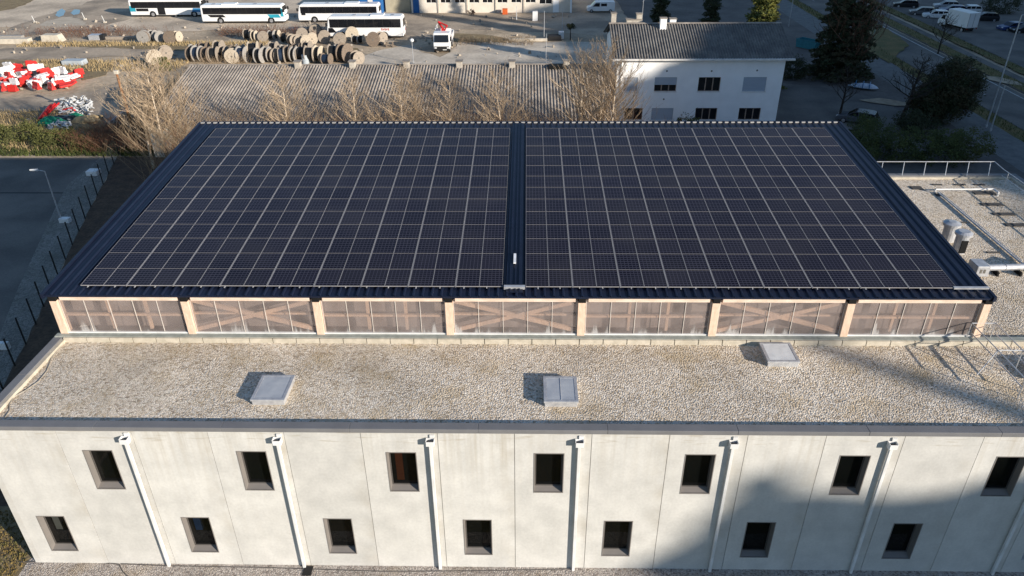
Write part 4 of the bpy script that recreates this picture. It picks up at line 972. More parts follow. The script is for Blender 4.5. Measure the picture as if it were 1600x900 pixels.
b = bus('bus with turquoise tail, blue patch and black window band, at the far left', -52.2, 125.2, 13.9, 1, [('turquoise_tail', .02, 1.1, 1.0, 2.0, cyan, 0), ('vent_grille', 1.2, 3.5, 1.05, 1.55, vglass, 0), ('blue_patch', 11.6, 13.4, .9, 1.58, blue_l, .3), ('door', 5.2, 6.6, .45, 2.6, vglass, 0)], wx=(.30, .86))
b = bus('white bus with a turquoise front corner, nose to nose with the third bus', -36.4, 119.0, 15.0, 1, [('vent_grille', 1.6, 4.4, 1.1, 1.55, vglass, -.5), ('turquoise_patch', 12.3, 14.3, 1.0, 1.58, cyan, -.4), ('turquoise_corner', 14.3, 14.85, 1.2, 2.6, cyan, -.2)], wx=(.22, .83))
b = bus('plain white bus parked behind the white coach with a front door window', -4.6, 119.6, 14.6, -1, [('door_window', 13.2, 13.95, 1.3, 2.7, vglass, 0)], wx=(.25, .80))
b = bus('white coach with red emblem nearest the cable drums', 1.6, 106.6, 12.6, -1, [], H=3.5, wx=(.25, .80), big=True)
em = MB()
for k in range(5): em.prism([(2.3+k*.27, 1.30+.1*(k % 2)), (2.48+k*.27, 1.28), (2.56+k*.27, 1.62), (2.36+k*.27, 1.66-.1*(k % 2))], 'y', 1.255, 1.262)
em.build('red_emblem', M('faded_red', (.50, .16, .13), .5), b, w=False)
em = MB(); em.prism([(11.0, 1.0), (12.4, .9), (12.3, 1.7), (11.6, 1.72)], 'y', 1.254, 1.258); em.build('dark_swoosh', vglass, b, w=False)

TK = thing('crane_truck', 'white flatbed truck facing the camera with a folded red crane behind its cab', 'truck', (8.9, 95.3, 0), -PI/2)
W2 = 1.25
MB().prism([(-1.9, .55), (.02, .55), (.05, 1.2), (-.05, 1.75), (-.32, 2.85), (-1.9, 2.9)], 'y', -W2, W2).build('cab', wpaint, TK, w=False, bevel=.07)
q = MB(); q.quad((.02, -1.1, 1.6), (.02, 1.1, 1.6), (-.24, 1.05, 2.62), (-.24, -1.05, 2.62)); o = q.build('windscreen', vglass, TK, w=False); o.location.x = .07
q = MB(); q.box(.03, .085, -1.15, 1.15, .62, .98); q.build('grille', under, TK, w=False, bevel=.02)
q = MB(); q.box(.05, .12, -1.2, 1.2, .38, .62); q.build('bumper', under, TK, w=False, bevel=.03)
q = MB(); q.box(.12, .13, .15, .75, .44, .56); q.build('number_plate', plate, TK, w=False)
for s in (-1, 1):
    MB().box(.04, .1, s*.95-.18, s*.95+.18, .66, .88).build('headlight', lamp_w, TK, w=False, bevel=.03)
    MB().box(-.35, -.15, s*1.42-.1, s*1.42+.1, 1.7, 2.3).build('mirror', under, TK, w=False, bevel=.03)
    q = MB(); y = s*(W2+.004); q.box(-1.3, -.35, min(y, y+s*.006), max(y, y+s*.006), 1.65, 2.45); q.build('side_window', vglass, TK, w=False)
    for x in (-.75, -4.6, -5.9): wheel(TK, x, s*(W2-.16), .5, .3)
MB().box(-7.6, -1.9, -.45, .45, .55, .95).build('chassis', under, TK, w=False)
q = MB(); q.box(-7.7, -3.2, -1.25, 1.25, .95, 1.12); q.build('flatbed', rimm, TK, w=False)
for s in (-1, 1):
    q = MB(); q.box(-7.7, -3.2, s*1.22-.03, s*1.22+.03, 1.12, 1.9); q.build('side_board', wpaint, TK, w=False)
q = MB(); q.box(-7.7, -7.64, -1.25, 1.25, 1.12, 1.9); q.build('tail_board', wpaint, TK, w=False)
q = MB(); q.box(-3.26, -3.2, -1.25, 1.25, 1.12, 3.0); q.build('head_board', wpaint, TK, w=False)
cr = MB(); cr.box(-2.9, -2.3, -.9, .9, .95, 1.5); cr.box(-2.75, -2.4, -.2, .25, 1.5, 3.2)
cr.tube((-2.6, 0, 3.1), (-3.1, -.7, 4.0), .17, .14, 8); cr.tube((-3.1, -.7, 4.0), (-3.2, .75, 3.3), .14, .12, 8); cr.tube((-2.5, .1, 2.4), (-2.4, .7, 3.6), .12, .1, 8); cr.tube((-2.4, .7, 3.6), (-2.6, -.2, 3.9), .1, .08, 8)
cr.build('crane', redp, TK, w=False, bevel=.02)
q = MB()
for k in range(4): q.tube((-3.3-k*1.1, -1.25, 1.9), (-3.3-k*1.1, -1.25, 3.0), .03, .03, 5); 
q.tube((-3.3, -1.25, 3.0), (-6.6, -1.25, 3.0), .03, .03, 5); q.build('rack', wpaint, TK, w=False)

CARM = {}
def paint(name, c): return M(name, c, .3, tuple(v*.95 for v in c), 1, spec=.5)
def car(name, label, cat, loc, rz, pm, L=4.3, W=1.75, kind='hatch', group=None):
    t = thing(name, label, cat, loc, rz, group); h = W/2
    if kind == 'van':
        H = 1.95; body = [(0, .3), (L, .3), (L+.02, .75), (L-.15, .98), (L-.75, 1.12), (L-1.55, H-.05), (L-1.9, H), (.12, H), (.0, H-.15)]
        side = [(L-1.05, 1.12), (L-1.62, H-.22), (L-2.35, H-.22), (L-2.35, 1.12)]; side2 = [(L-2.6, 1.18), (L-2.6, H-.28), (L-3.7, H-.28), (L-3.7, 1.18)]
        wsA, wsB = (L-.82, 1.15), (L-1.5, H-.12)
    else:
        H = 1.47 if kind == 'hatch' else 1.42
        body = [(0, .28), (L, .28), (L+.03, .62), (L-.12, .80), (L-1.2, .93), (.08, .98), (-.02, .7)]
    if kind != 'van':
        MB().prism(body, 'y', -h, h).build('body', pm, t, w=False, bevel=.07)
        r0 = .05 if kind == 'hatch' else .5
        cab = [(r0, .93), (r0+.35, H-.06), (r0+.7, H), (L-2.05, H), (L-1.75, H-.06), (L-1.05, .91)]
        MB().prism(cab, 'y', -h+.10, h-.10).build('cabin', vglass, t, w=False, bevel=.05)
        rf = [(r0+.30, H-.10), (r0+.62, H+.012), (L-2.05, H+.012), (L-1.72, H-.10)]
        MB().prism(rf, 'y', -h+.085, h-.085).build('roof', pm, t, w=False, bevel=.03)
        pl = MB()
        for xx in (r0+1.15, L-2.3):
            for s in (-1, 1): pl.box(xx-.05, xx+.05, s*(h-.10)-.012, s*(h-.10)+.012, .93, H-.05)
        for s in (-1, 1):
            y = s*(h-.1); pl.prism([(r0, .94), (r0+.10, .94), (r0+.42, H-.05), (r0+.32, H-.05)], 'y', y-.014, y+.014); pl.prism([(L-1.05, .92), (L-1.15, .92), (L-1.82, H-.05), (L-1.72, H-.05)], 'y', y-.014, y+.014)
        pl.build('pillar', pm, t, w=False)
    else:
        MB().prism(body, 'y', -h, h).build('body', pm, t, w=False, bevel=.06)
        for s in (-1, 1):
            y = s*(h+.003)
            for sd in (side, side2):
                q = MB(); q.prism(sd, 'y', min(y, y+s*.006), max(y, y+s*.006)); q.build('side_window', vglass, t, w=False)
        q = MB(); q.quad((wsA[0], -h+.12, wsA[1]), (wsA[0], h-.12, wsA[1]), (wsB[0], h-.18, wsB[1]), (wsB[0], -h+.18, wsB[1])); o = q.build('windscreen', vglass, t, w=False); o.location = (.03, 0, .03)
    for s in (-1, 1):
        MB().box(L-.14, L+.02, s*(h-.3)-.17, s*(h-.3)+.17, .62, .78).build('headlight', lamp_w, t, w=False, bevel=.02)
        MB().box(-.04, .03, s*(h-.2)-.1, s*(h-.2)+.1, .72, .95).build('tail_light', lamp_r, t, w=False, bevel=.02)
        for x in (.78, L-.85): wheel(t, x, s*(h-.10), .32, .2)
    return t
WH, BK, GY_, BL, SV = wpaint, paint('black_car_paint', (.012, .013, .016)), paint('grey_car_paint', (.10, .105, .115)), paint('blue_car_paint', (.02, .05, .17)), paint('silver_car_paint', (.36, .38, .40))
car('van', 'white delivery van parked at the right end of the workshop', 'van', (38.4, 127.6, 0), PI, WH, 5.2, 1.95, 'van')
CG = 'cars in the car park'
def carp(px, py, rz, pm, label, kind='hatch', L=4.3):
    p = G(px, py); car('parked_car', label, 'car', (p.x-math.cos(rz)*L/2, p.y-math.sin(rz)*L/2, 0), rz, pm, L, 1.78, kind, CG)
carp(1414, 12, 2.85, BK, 'black car at the far left end of the car park row')
carp(1440, 24, 2.85, GY_, 'dark grey car, second in the left row of the car park')
carp(1461, 29, 2.85, WH, 'white car standing just left of the box truck')
carp(1477, 14, 2.9, SV, 'silver car above the white one in the car park')
carp(1487, 21, 2.9, BL, 'dark blue car between the silver car and the box truck')
carp(1511, 21, 3.0, WH, 'white car half hidden behind the box truck')
carp(1537, 33, 2.9, BK, 'black car just right of the box truck')
carp(1580, 48, 3.25, BL, 'blue car alone at the right edge of the car park', 'saloon', 4.5)
carp(1601, 52, 3.1, BK, 'black car cut by the right edge of the picture', 'saloon', 4.5)
carp(1338, 192, 2.6, GY_, 'grey car half hidden by the far right roof corner')
carp(1460, -2, 2.9, GY_, 'grey car at the very top of the car park')
BT = thing('box_truck', 'white box truck seen from behind in the car park', 'truck', (*G(1516, 52).xy, 0), 1.88)
MB().box(.0, 4.6, -1.1, 1.1, .85, 3.2).build('cargo_box', wpaint, BT, w=False, bevel=.03)
MB().box(-.012, -.002, -.02, .02, .9, 3.15).build('door_seam', under, BT, w=False)
q = MB(); q.box(-.03, 0, -1.1, -1.04, .85, 3.2); q.box(-.03, 0, 1.04, 1.1, .85, 3.2); q.build('door_post', rimm, BT, w=False)
MB().box(.1, 5.9, -.5, .5, .45, .84).build('chassis', under, BT, w=False)
MB().prism([(4.7, .5), (6.4, .5), (6.4, 1.2), (6.1, 1.4), (5.6, 2.2), (4.7, 2.25)], 'y', -1.0, 1.0).build('cab', wpaint, BT, w=False, bevel=.06)
for s in (-1, 1):
    y = s*1.004; q = MB(); q.prism([(4.95, 1.4), (5.85, 1.4), (5.5, 2.05), (4.95, 2.05)], 'y', min(y, y+s*.006), max(y, y+s*.006)); q.build('side_window', vglass, BT, w=False)
    MB().box(-.04, .02, s*.95-.09, s*.95+.09, .62, .8).build('tail_light', lamp_r, BT, w=False)
    for x in (1.0, 5.6): wheel(BT, x, s*.9, .38, .25)
# white boat-like tarpaulin bundle and blue skip
bo = MB(); prof = [(-1.6, .04), (-1.0, .4), (0, .55), (1.0, .5), (1.5, .25), (1.7, .04)]
p = G(1347, 140); T = Matrix.Translation((p.x, p.y, .35)) @ Matrix.Rotation(-.45, 4, 'Z')
vs = []; fs = []; K = 9
for x, wd in prof:
    for k in range(K):
        a = PI*k/(K-1); vs.append(T @ Vector((x*1.1, math.cos(a)*wd*1.2, math.sin(a)*wd*.9)))
for i in range(len(prof)-1):
    for k in range(K-1): fs.append((i*K+k, i*K+k+1, (i+1)*K+k+1, (i+1)*K+k))
bo.add(vs, fs)
bt = thing('covered_boat', 'small upturned white boat hull lying beside the forecourt', 'boat', (p.x, p.y, 0))
bo.build('hull', M('white_hull', (.70, .74, .78), .5, (.55, .60, .66), 3), bt)
q = MB()
for x in (-.9, 0, .8): q.box(x-.04, x+.04, -.75, .75, -.02, .6, T)
q.build('strap', blue_l, bt)
p = G(1262, 76); sk = thing('skip', 'turquoise skip beside the huge conifer', 'skip', (p.x, p.y, 0), -.9); sk.scale = (.75, .75, .9)
tq = M('turquoise_steel', (.04, .22, .26), .6, (.03, .17, .21), 2, fine=.15)
q = MB(); q.prism([(-2.2, .15), (1.8, .15), (2.4, 1.5), (-2.4, 1.5)], 'y', -1.0, -.94); q.prism([(-2.2, .15), (1.8, .15), (2.4, 1.5), (-2.4, 1.5)], 'y', .94, 1.0); q.quad((-2.2, -1, .15), (-2.2, 1, .15), (-2.4, 1, 1.5), (-2.4, -1, 1.5)); q.quad((1.8, -1, .15), (1.8, 1, .15), (2.4, 1, 1.5), (2.4, -1, 1.5)); q.quad((-2.2, -1, .16), (1.8, -1, .16), (1.8, 1, .16), (-2.2, 1, .16)); q.build('tub', tq, sk, w=False)
q = MB(); q.box(-2.45, 2.45, -1.06, -.98, 1.44, 1.54); q.box(-2.45, 2.45, .98, 1.06, 1.44, 1.54); q.build('rim', tq, sk, w=False)

# ================================================================ cable drums
wood_a = M('weathered_drum_wood', (.37, .315, .25), .9, (.25, .21, .17), 3, stretch=(1, 1, 6), fine=.25, fscale=14)
wood_p = M('pale_drum_wood', (.55, .475, .37), .9, (.42, .355, .27), 3, stretch=(1, 1, 6), fine=.15, fscale=14)
wood_b = M('brown_drum_wood', (.22, .17, .13), .9, (.14, .11, .085), 3, stretch=(1, 1, 6), fine=.25, fscale=14)
wood_g = M('grey_drum_wood', (.36, .34, .31), .9, (.26, .245, .225), 3, stretch=(1, 1, 6), fine=.2, fscale=14)
blackcab = M('black_cable', (.013, .014, .015), .55); bluecab = M('dark_blue_drum', (.015, .03, .06), .6)
WOODS = {'weathered': wood_a, 'pale': wood_p, 'brown': wood_b, 'grey': wood_g}
def drum(label, loc, R_, Wd, az, wood, core, group):
    """local y is the drum's axis; it stands on the rims of its flanges"""
    t = thing('cable_drum', label, 'cable drum', loc, az, group)
    for s in (-1, 1):
        q = MB(); y = s*Wd/2; q.tube((0, y-.045, R_), (0, y+.045, R_), R_, R_, 22)
        f = q.build('flange', wood, t, w=False)
        q = MB(); q.tube((0, y+s*.045, R_), (0, y+s*.055, R_), R_*.13, R_*.13, 10)
        for k in range(4):
            a = k*PI/2+.5; q.tube((math.cos(a)*R_*.45, y+s*.045, R_+math.sin(a)*R_*.45), (math.cos(a)*R_*.45, y+s*.06, R_+math.sin(a)*R_*.45), .035, .035, 6)
        q.build('hub', dark_gap, f, w=False)
    q = MB(); q.tube((0, -Wd/2+.045, R_), (0, Wd/2-.045, R_), R_*.78, R_*.78, 20); q.build('barrel', core, t, w=False)
    return t
D1 = [(227, 67, 1.12, 0, 'grey', .9), (241, 64, 1.0, 1.35, 'grey', .8), (252, 66, 1.0, .5, 'grey', .8), (268, 68, 1.1, .1, 'brown', .9), (279, 66, 1.0, 1.3, 'pale', .7), (389, 62, 1.0, 1.45, 'weathered', 1.0), (399, 64, .95, 1.4, 'pale', .6), (412, 65, .92, .1, 'weathered', .8), (426, 62, .85, 1.4, 'grey', .9), (434, 61, .85, 1.45, 'pale', .7),
      (447, 66, .9, 1.3, 'brown', 1.0), (458, 70, .95, .9, 'weathered', .8), (466, 70, .9, .6, 'weathered', .8), (473, 62, 1.05, .2, 'weathered', .9), (479, 72, .95, .25, 'pale', .8), (489, 69, 1.0, .2, 'pale', .8), (494, 56, 1.1, .1, 'weathered', .9), (508, 67, 1.1, .15, 'weathered', .9), (524, 59, 1.15, .2, 'pale', .8), (532, 71, 1.1, .05, 'weathered', 1.0), (551, 63, 1.2, .2, 'pale', .8), (557, 68, .75, 1.2, 'grey', 1.0), (565, 68, .8, 1.4, 'pale', .9), (584, 72, 1.2, .05, 'brown', .9), (597, 69, 1.1, .9, 'weathered', .7)]
dr = random.Random(9)
for i, (px, py, r_, az, wn, wd) in enumerate(D1):
    p = G(px, py); face = 'facing the camera' if az < .4 else ('turned half sideways' if az < 1 else 'seen from the side')
    drum(f'{wn} wooden cable drum {face}, {ordw(i)} from left in back row', (p.x, p.y, 0), r_*.88, wd, az, WOODS[wn], blackcab if az > 1 else wood_b, 'cable drums in the back row')
D2 = [(244, 101, 1.05, .35, 'pale', 1.0), (262, 92, 1.0, .5, 'weathered', .9), (300, 97, 1.05, 1.5, 'brown', .9), (312, 96, 1.15, 1.5, 'pale', 1.0), (326, 97, 1.1, 1.45, 'brown', .9), (339, 95, 1.1, 1.5, 'pale', 1.1), (350, 95, 1.05, 1.45, 'weathered', .8), (363, 100, 1.05, .08, 'pale', .8), (371, 94, 1.15, 1.5, 'brown', .9), (383, 96, 1.15, 1.5, 'grey', 1.2), (397, 95, 1.35, 1.5, 'pale', 1.3), (409, 97, 1.1, 1.4, 'grey', .9), (418, 97, 1.1, 1.4, 'grey', .8), (426, 98, 1.0, 1.2, 'weathered', .7), (433, 98, 1.0, 1.0, 'weathered', .7), (443, 97, 1.1, 1.5, 'weathered', .8), (452, 97, 1.15, 1.45, 'brown', .8), (461, 98, 1.1, 1.3, 'grey', .7), (471, 97, 1.15, 1.5, 'weathered', 1.3), (487, 97, 1.2, 1.5, 'weathered', 1.2), (499, 98, 1.2, 1.45, 'pale', .9), (513, 99, .8, 1.3, 'brown', 1.2), (522, 97, 1.25, 1.5, 'weathered', 1.2), (539, 98, 1.35, 1.1, 'brown', 1.1), (560, 99, .95, .7, 'weathered', 1.0)]
for i, (px, py, r_, az, wn, wd) in enumerate(D2):
    p = G(px, py); az = az+.07+dr.uniform(-.2, .2) if az > 1.4 else az; p.y += dr.uniform(-.6, .6); wn = dr.choice(['brown', 'weathered', 'grey']) if (wn == 'pale' and az > 1 and i % 2) else wn; face = 'facing the camera' if az < .6 else ('turned half sideways' if az < 1.15 else 'seen from the side')
    drum(f'{wn} wooden cable drum {face}, {ordw(i)} from left in row behind the shed', (p.x, p.y, 0), r_, wd, az, WOODS[wn], (blackcab, blackcab, blackcab, bluecab, blackcab, blackcab)[i % 6], 'cable drums in the row behind the shed')
tb = thing('work_table', 'small wooden trestle beside the last brown cable drum', 'trestle', (*G(609, 73).xy, 0))
MB().box(-.7, .7, -.4, .4, .8, .9).build('top', wood_a, tb, w=False)
for x in (-.5, .5): MB().box(x-.08, x+.08, -.3, .3, 0, .8).build('leg', wood_b, tb, w=False)
wb = MB(); p = G(455, 97); wb.tube((p.x, p.y-1.2, .6), (p.x+.9, p.y-1.2, .6), .58, .58, 16)
gc = thing('steel_drum', 'pale blue-grey steel barrel standing in front of the side-on cable drums', 'barrel', (*G(478, 99).xy, 0))
q = MB(); q.lathe([(.5, 0), (.52, .03), (.5, .06), (.5, .5), (.53, .53), (.5, .56), (.5, 1.2), (.52, 1.24), (.46, 1.26)], (0, 0, 0), 18); q.build('shell', M('pale_barrel_paint', (.42, .47, .50), .5, (.36, .40, .43), 2), gc, w=False)
q = MB(); q.tube((.2, .1, 1.24), (.2, .1, 1.3), .06, .06, 8); q.build('bung', under, gc, w=False)

# ================================================================ heap of road barriers
barr_r = M('red_plastic', (.58, .035, .03), .5, (.48, .03, .025), 2, fine=.1); barr_w = M('white_plastic', (.80, .78, .75), .5, (.70, .67, .63), 2, fine=.08)
def barrier_mesh(nm, m):
    q = MB(); q.prism([(-.28, 0), (.28, 0), (.26, .18), (.14, .42), (.11, .8), (-.11, .8), (-.14, .42), (-.26, .18)], 'x', -.62, .62)
    q.box(-.72, -.62, -.06, .06, .15, .7); q.box(.62, .72, -.05, .05, .2, .65); q.box(-.35, -.05, -.285, .285, .0, .10); q.box(.05, .35, -.285, .285, .0, .10)
    q.tube((0, 0, .79), (0, 0, .86), .08, .08, 10)
    return q.build(nm, m, w=False, bevel=.025)
BR = barrier_mesh('road_barrier', barr_r); BW = barrier_mesh('road_barrier', barr_w)
br = random.Random(17)
rows = {0: [], 1: [], 2: []}
for row, (n, y0, y1) in enumerate([(19, 111, 121), (26, 121, 133), (25, 133, 147)]):
    for k in range(n):
        lo, hi = ((0, 92), (0, 132), (0, 112))[row]
        px = lo+(hi-lo)*(k+.5)/n+br.uniform(-3, 3); py = br.uniform(y0, y1)+(px/130)*(4, 2, -5)[row]
        rows[row].append((px, py))
used = {'r': False, 'w': False}
for row in rows:
    for k, (px, py) in enumerate(sorted(rows[row])):
        c = 'r' if br.random() < .46 else 'w'; src = BR if c == 'r' else BW
        o = copy_tree(src) if used[c] else src; used[c] = True
        p = G(px, py); hz = br.uniform(0, .85)*(1 if row != 2 else .5)
        o.location = (p.x, p.y, hz+.05); o.rotation_euler = (br.choice([0, 0, 0, 1.4, br.uniform(-.3, .3), 1.57]), br.uniform(-.2, .2), br.uniform(0, 3.1))
        if abs(o.rotation_euler[0]) > .3: o.location.z += .25
        s = br.uniform(.95, 1.2); o.scale = (s, s, s)
        tag(o, f'{"red" if c == "r" else "white"} plastic road barrier in the heap, {ordw(k)} from the left in the {("far", "middle", "near")[row]} layer', 'road barrier', 'heap of red and white road barriers')
# second heap: red pipes, green bag, plastic and rubble
pr_ = random.Random(23)
for k in range(9):
    a = G(58+k*2.2, 192-k*1.5); b_ = G(78+k*2.2, 173+pr_.uniform(-2, 2))
    z = .12+.09*(k % 3); mb = MB(); mb.tube((a.x, a.y, z), (b_.x, b_.y, z+.55), .11, .11, 8)
    tag(mb.build('red_pipe', redp, origin=(a.x, a.y, 0)), f'red plastic pipe, {ordw(k)} from left in the left bundle of the scrap heap', 'pipe', 'red pipes in the scrap heap')
for k in range(6):
    a = G(96+k*2, 178-k*.8); b_ = G(113+k*1.2, 173+k*1.2)
    z = .15+.1*(k % 3); mb = MB(); mb.tube((a.x, a.y, z), (b_.x, b_.y, z+.2), .12, .12, 8)
    tag(mb.build('red_pipe', redp, origin=(a.x, a.y, 0)), f'short red pipe, {ordw(k)} from the left in the right bundle of the scrap heap', 'pipe', 'red pipes in the scrap heap')
def lump(name, label, cat, px, py, rx, ry, rz_, m, seed, n=14):
    rr = random.Random(seed); p = G(px, py); mb = MB(); vs = []; fs = []
    ph = [rr.uniform(0, 6) for _ in range(6)]
    for i in range(n//2+1):
        for j in range(n):
            a = 2*PI*j/n; e = PI/2*i/(n//2); k = 1+.22*math.sin(3*a+ph[0]+e*2)+.15*math.sin(5*a+ph[1])+rr.uniform(-.08, .08)
            vs.append((p.x+rx*k*math.cos(a)*math.cos(e), p.y+ry*k*math.sin(a)*math.cos(e), rz_*math.sin(e)*(1+rr.uniform(-.1, .1))))
    for i in range(n//2):
        for j in range(n): fs.append((i*n+j, i*n+(j+1) % n, (i+1)*n+(j+1) % n, (i+1)*n+j))
    mb.add(vs, fs); return tag(mb.build(name, m, origin=(p.x, p.y, 0), norm=False, smooth=False), label, cat)
lump('green_tarpaulin', 'crumpled green tarpaulin in the scrap heap', 'tarpaulin', 81, 194, 1.5, 1.0, .9, M('green_tarp', (.01, .25, .14), .5, (.008, .16, .09), 3), 31)
lump('green_tarpaulin', 'smaller green sheet under the short red pipes', 'tarpaulin', 118, 183, .9, .6, .5, MATS['green_tarp'], 32)
lump('dark_sheet', 'black plastic sheet in the middle of the scrap heap', 'tarpaulin', 97, 188, 1.8, 1.0, .55, M('black_sheet', (.02, .025, .025), .4), 33)
lump('sand_heap', 'small tan heap of soil at the right of the scrap heap', 'soil heap', 140, 190, 1.7, 1.2, .7, M('tan_soil', (.40, .30, .17), .95, (.32, .24, .13), 3, bump=.03, fine=.2), 34)
whs = M('white_scrap', (.66, .66, .64), .6, (.42, .43, .43), 4, fine=.3)
def scraps(label, px0, px1, py0, py1, n, seed):
    rr = random.Random(seed); mb = MB(); c = G((px0+px1)/2, (py0+py1)/2)
    for _ in range(n):
        p = G(rr.uniform(px0, px1), rr.uniform(py0, py1)); T = Matrix.Translation((p.x, p.y, rr.uniform(.05, .6))) @ Euler((rr.uniform(-.7, .7), rr.uniform(-.7, .7), rr.uniform(0, 3))).to_matrix().to_4x4()
        mb.box(-rr.uniform(.1, .5), rr.uniform(.1, .4), -.1, .12, -.02, .03, T)
    return tag(mb.build('scrap_pile', whs, origin=(c.x, c.y, 0)), label, 'scrap', None, 'stuff')
scraps('white and grey plastic scrap piled behind the red pipes', 92, 145, 157, 180, 150, 41)
scraps('grey scrap strewn in front of the green tarpaulin', 76, 112, 193, 206, 70, 42)
# concrete blocks, logs and slabs at the far left
concb = M('pale_concrete_block', (.60, .54, .44), .9, (.48, .43, .35), 2, bump=.01, fine=.12)
def block(name, label, cat, px0, px1, py, dep, h, m, taper=0.):
    a = G(px0, py); b_ = G(px1, py); mb = MB()
    mb.prism([(a.x, 0), (b_.x, 0), (b_.x-taper, h), (a.x+taper*.3, h)], 'y', a.y, a.y+dep)
    return tag(mb.build(name, m, origin=(a.x, a.y, 0), bevel=.03), label, cat)
block('concrete_slab', 'long pale concrete slab at the left edge', 'slab', -15, 45, 69, 1.2, .8, concb)
block('concrete_slab', 'grey concrete slab lying behind the long pale one at the left edge', 'slab', -15, 34, 60, .8, .4, MATS['grey_drum_wood'])
block('concrete_block', 'pale concrete block with sloping ends beside the bramble', 'block', 65, 96, 66, 1.6, 1.1, concb, .5)
block('steel_tank', 'grey metal tank box lying in the waste ground behind the blocks', 'tank', 139, 156, 63, 1.4, .8, MATS['galvanised_steel'])
block('dark_crate', 'dark crate standing at the right end of the grey metal tank box', 'crate', 156.5, 163, 63, 1.2, .85, under)
block('concrete_beam', 'long grey concrete beam between the dark crate and the drums', 'beam', 165, 215, 62, .6, .45, MATS['weathered_drum_wood'])
block('metal_trough', 'pale blue-grey metal trough lying in the dry grass', 'trough', 97, 130, 103, 1.6, .7, MATS['pale_barrel_paint'], .15)
block('white_box', 'white cabinet standing on the gravel strip by the fence', 'cabinet', 135, 152, 275, .9, .45, wpaint)
block('low_kerb_wall', 'long pale low wall in front of the weeds by the white house', 'wall', 795, 855, 65, .5, .45, concb)
block('covered_trailer', 'low dark covered trailer beside the end of the low wall', 'trailer', 856, 878, 64, 2.0, .7, under, .2)
block('white_bin', 'white container with a dark band on the low dark trailer ground', 'container', 873, 881, 61, 1.0, 1.1, wpaint)
block('grey_cabinet', 'pale cylinder-like cabinet at the corner of the workshop yard', 'cabinet', 832, 840, 33, .9, 1.6, wpaint)
block('red_box', 'red box fixed low on the workshop wall', 'box', 744, 752, 15, .4, 1.0, redp).location.z = .6
block('orange_machine', 'orange machine parked at the workshop wall', 'machine', 785, 793, 23, 1.0, 1.0, M('orange_paint', (.60, .12, .03), .5))
block('dark_bin', 'dark bin at the workshop wall left of the orange machine', 'bin', 776, 783, 20, .8, .7, under)
block('dark_bin', 'dark bin under the red box on the workshop wall', 'bin', 748, 755, 20, .6, .6, GY_)
block('sign_board', 'white sign board on the ground by the fence at the left edge', 'sign', -5, 14, 547, .3, .5, wpaint)
# ================================================================ posts, lamps and fences
fpost = M('dark_fence_post', (.015, .016, .015), .6)
fn = thing('mesh_fence', 'dark green wire mesh fence on slim black posts along the parking lot', 'fence', (-14, 28, 0))
poly = [(-20.35, 51.2), (-16.8, 38.3), (-13.1, 26), (-10.95, 19.3), (-8.3, 10), (-5.6, 1.0), (-3.0, -8)]
pts = []
for (a, b_) in zip(poly[:-1], poly[1:]):
    A = Vector((*a, 0)); B = Vector((*b_, 0)); n = max(1, round((B-A).length/2.55))
    pts += [A.lerp(B, i/n) for i in range(n)]
pts.append(Vector((*poly[-1], 0)))
for p in pts: MB().box(p.x-.035, p.x+.035, p.y-.035, p.y+.035, 0, 2.05).build('post', fpost, fn)
wm = MB()
for a, b_ in zip(pts[:-1], pts[1:]):
    for z in (.08, .7, 1.3, 1.95): wm.tube(a+Vector((0, 0, z)), b_+Vector((0, 0, z)), .005, .005, 3, False)
    n = 14
    for i in range(1, n):
        q = a.lerp(b_, i/n); wm.tube(q+Vector((0, 0, .05)), q+Vector((0, 0, 1.98)), .0025, .0025, 3, False)
wm.build('wire_mesh', M('fence_wire', (.10, .12, .10), .6), fn, norm=False)
def lamp(label, px, py, H, arm, name='street_lamp', head=True, r=.07, lean=(0, 0)):
    p = G(px, py); t = thing(name, label, 'street lamp' if head else 'pole', (p.x, p.y, 0))
    top = Vector((lean[0], lean[1], H))
    MB().tube((0, 0, 0), top, r, r*.6, 8).build('pole', galv, t, w=False)
    MB().tube((0, 0, 0), (0, 0, .35), r*1.5, r*1.5, 8).build('base', galv, t, w=False)
    if name == 'street_lamp' and H < 5: MB().box(-.1, .75, -.25, .25, 0, .4).build('foot_block', wpaint, t, w=False, bevel=.03)
    if head:
        e = top+Vector((arm[0], arm[1], .12)); MB().tube(top, e, r*.5, r*.45, 6).build('arm', galv, t, w=False)
        d = Vector((arm[0], arm[1], 0)).normalized(); h = MB(); h.tube(e-d*.05, e+d*.6, .11, .07, 8); h.build('lamp_head', lamp_w, t, w=False)
    return t
lamp('grey street lamp with short arm beside the mesh fence in the parking lot', 97, 347, 4.6, (-.6, .0))
lamp('tall grey street lamp on the pavement, left of its pair at the right edge', 1540, 200, 12, (.7, 0), r=.10)
lamp('shorter grey pole beside the tall street lamp on the pavement', 1547, 206, 5, (0, 0), 'steel_pole', False, .09)
lamp('slim street lamp behind the house by the side street', 1232, 42, 8, (.5, 0), r=.06)
lamp('thin pole leaning by the bare birch near the road', 1342, 118, 9, (0, 0), 'steel_pole', False, .05, (1.2, 0))
lamp('thin grey pole in front of the right part of the workshop', 850, 62, 4.5, (0, 0), 'steel_pole', False, .05)
lamp('thin grey pole near the van, right of its neighbour pole', 878, 58, 4.5, (0, 0), 'steel_pole', False, .05)
lamp('thin white pole at the left of the pair in front of the workshop', 807, 31, 2.4, (0, 0), 'steel_pole', False, .07)
lamp('thin pole standing behind the right end of the shed', 853, 99, 4.2, (0, 0), 'steel_pole', False, .04)
p = G(646, 99); yl = thing('yard_lamp', 'slim post with a round white head on the concrete yard', 'lamp post', (p.x, p.y, 0))
MB().tube((0, 0, 0), (0, 0, 3.1), .05, .04, 8).build('pole', galv, yl, w=False)
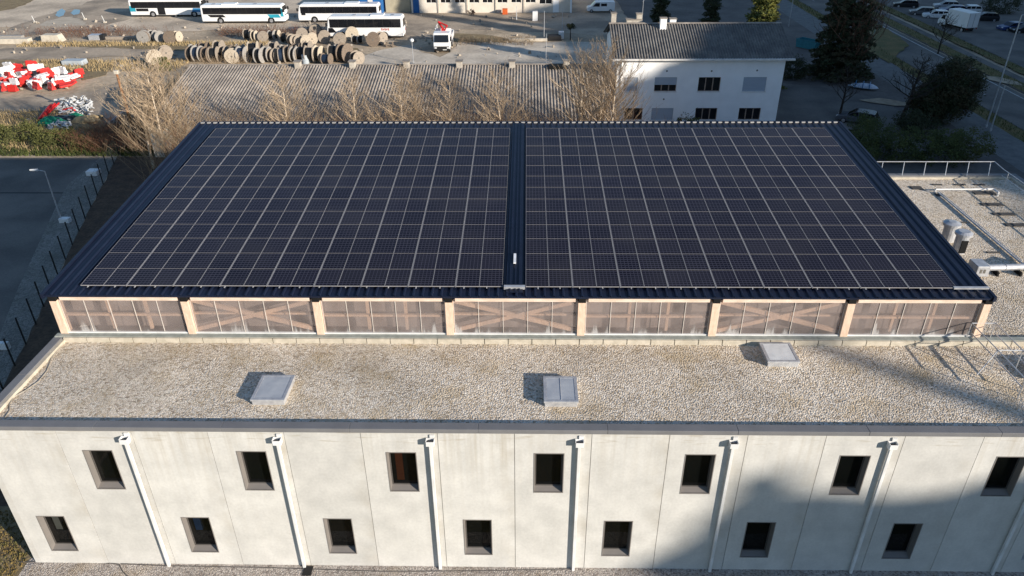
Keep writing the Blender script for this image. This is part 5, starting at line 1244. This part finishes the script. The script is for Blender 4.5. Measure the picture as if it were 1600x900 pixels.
q = MB(); q.lathe([(.05, 3.0), (.24, 3.1), (.3, 3.28), (.24, 3.46), (.05, 3.54)], (0, 0, 0), 14); q.build('lamp_head', lamp_w, yl, w=False)
p = GY(205, 190, 58); rp_ = thing('rusty_mast', 'leaning rust-brown mast at the left end of the shed', 'mast', (p.x, 58, 0))
MB().tube((0, 0, 0), (-1.0, 1.5, 6.3), .22, .12, 8).build('shaft', M('rusty_steel', (.30, .13, .045), .9, (.20, .09, .04), 3, bump=.01, fine=.25), rp_, w=False)
MB().box(-1.25, -.75, 1.3, 1.8, 6.2, 6.6).build('head', concb, rp_, w=False, bevel=.08)
wp2 = MB(); a = G(172, 196); b_ = G(198, 184); wp2.tube((a.x, a.y, .3), (b_.x, b_.y, .9), .13, .13, 8)
tag(wp2.build('plastic_pipe', whs, origin=(a.x, a.y, 0)), 'pale grey pipe sloping across the brambles below the rusty mast', 'pipe')
for k, (px, py) in enumerate([(55, 36), (133, 31), (164, 36)]):
    p = G(px, py); t = thing('marker_post', ['short white marker post left of the pale sand patch', 'white marker post at the right end of the sand patch', 'white marker post nearest the buses'][k], 'post', (p.x, p.y, 0), 0, 'marker posts in the dirt yard')
    MB().tube((0, 0, 0), (-.25, 0, 1.3), .07, .06, 7).build('post', whs, t, w=False); MB().box(-.2, .3, -.2, .2, 0, .28).build('foot', concb, t, w=False, bevel=.04)

# a second, shorter line of drums half hidden behind the row
D3 = [(306, 90), (322, 89), (345, 89), (378, 90), (404, 90), (430, 91), (447, 91), (466, 91), (482, 90), (530, 91)]
for i, (px, py) in enumerate(D3):
    p = G(px, py); wn = ['grey', 'brown', 'weathered'][i % 3]
    drum(f'{wn} cable drum half hidden, {ordw(i)} from left just behind the dense row', (p.x, p.y, 0), 1.0+.12*(i % 3), 1.0, 1.5+.06*(i % 2), WOODS[wn], blackcab, 'half hidden cable drums')
dz = random.Random(77); db_ = MB()
for _ in range(420):
    x, y = dz.uniform(-70, 30), dz.choice([dz.uniform(60, 90), dz.uniform(92, 125)])
    if -16.5 < x < 31 and y < 78: continue
    s_ = dz.uniform(.08, .3); T = Matrix.Translation((x, y, s_*.3+.1)) @ Euler((dz.uniform(0, 3), dz.uniform(0, 3), dz.uniform(0, 3))).to_matrix().to_4x4()
    db_.box(-s_, s_*.8, -s_*.7, s_*.6, -s_*.4, s_*.5, T)
tag(db_.build('rubble', M('grey_rubble', (.46, .40, .32), .9, (.22, .19, .16), .3, fine=.3), origin=(-20, 100, 0)), 'loose stones and rubble scattered over the dirt yard', 'rubble', None, 'stuff')
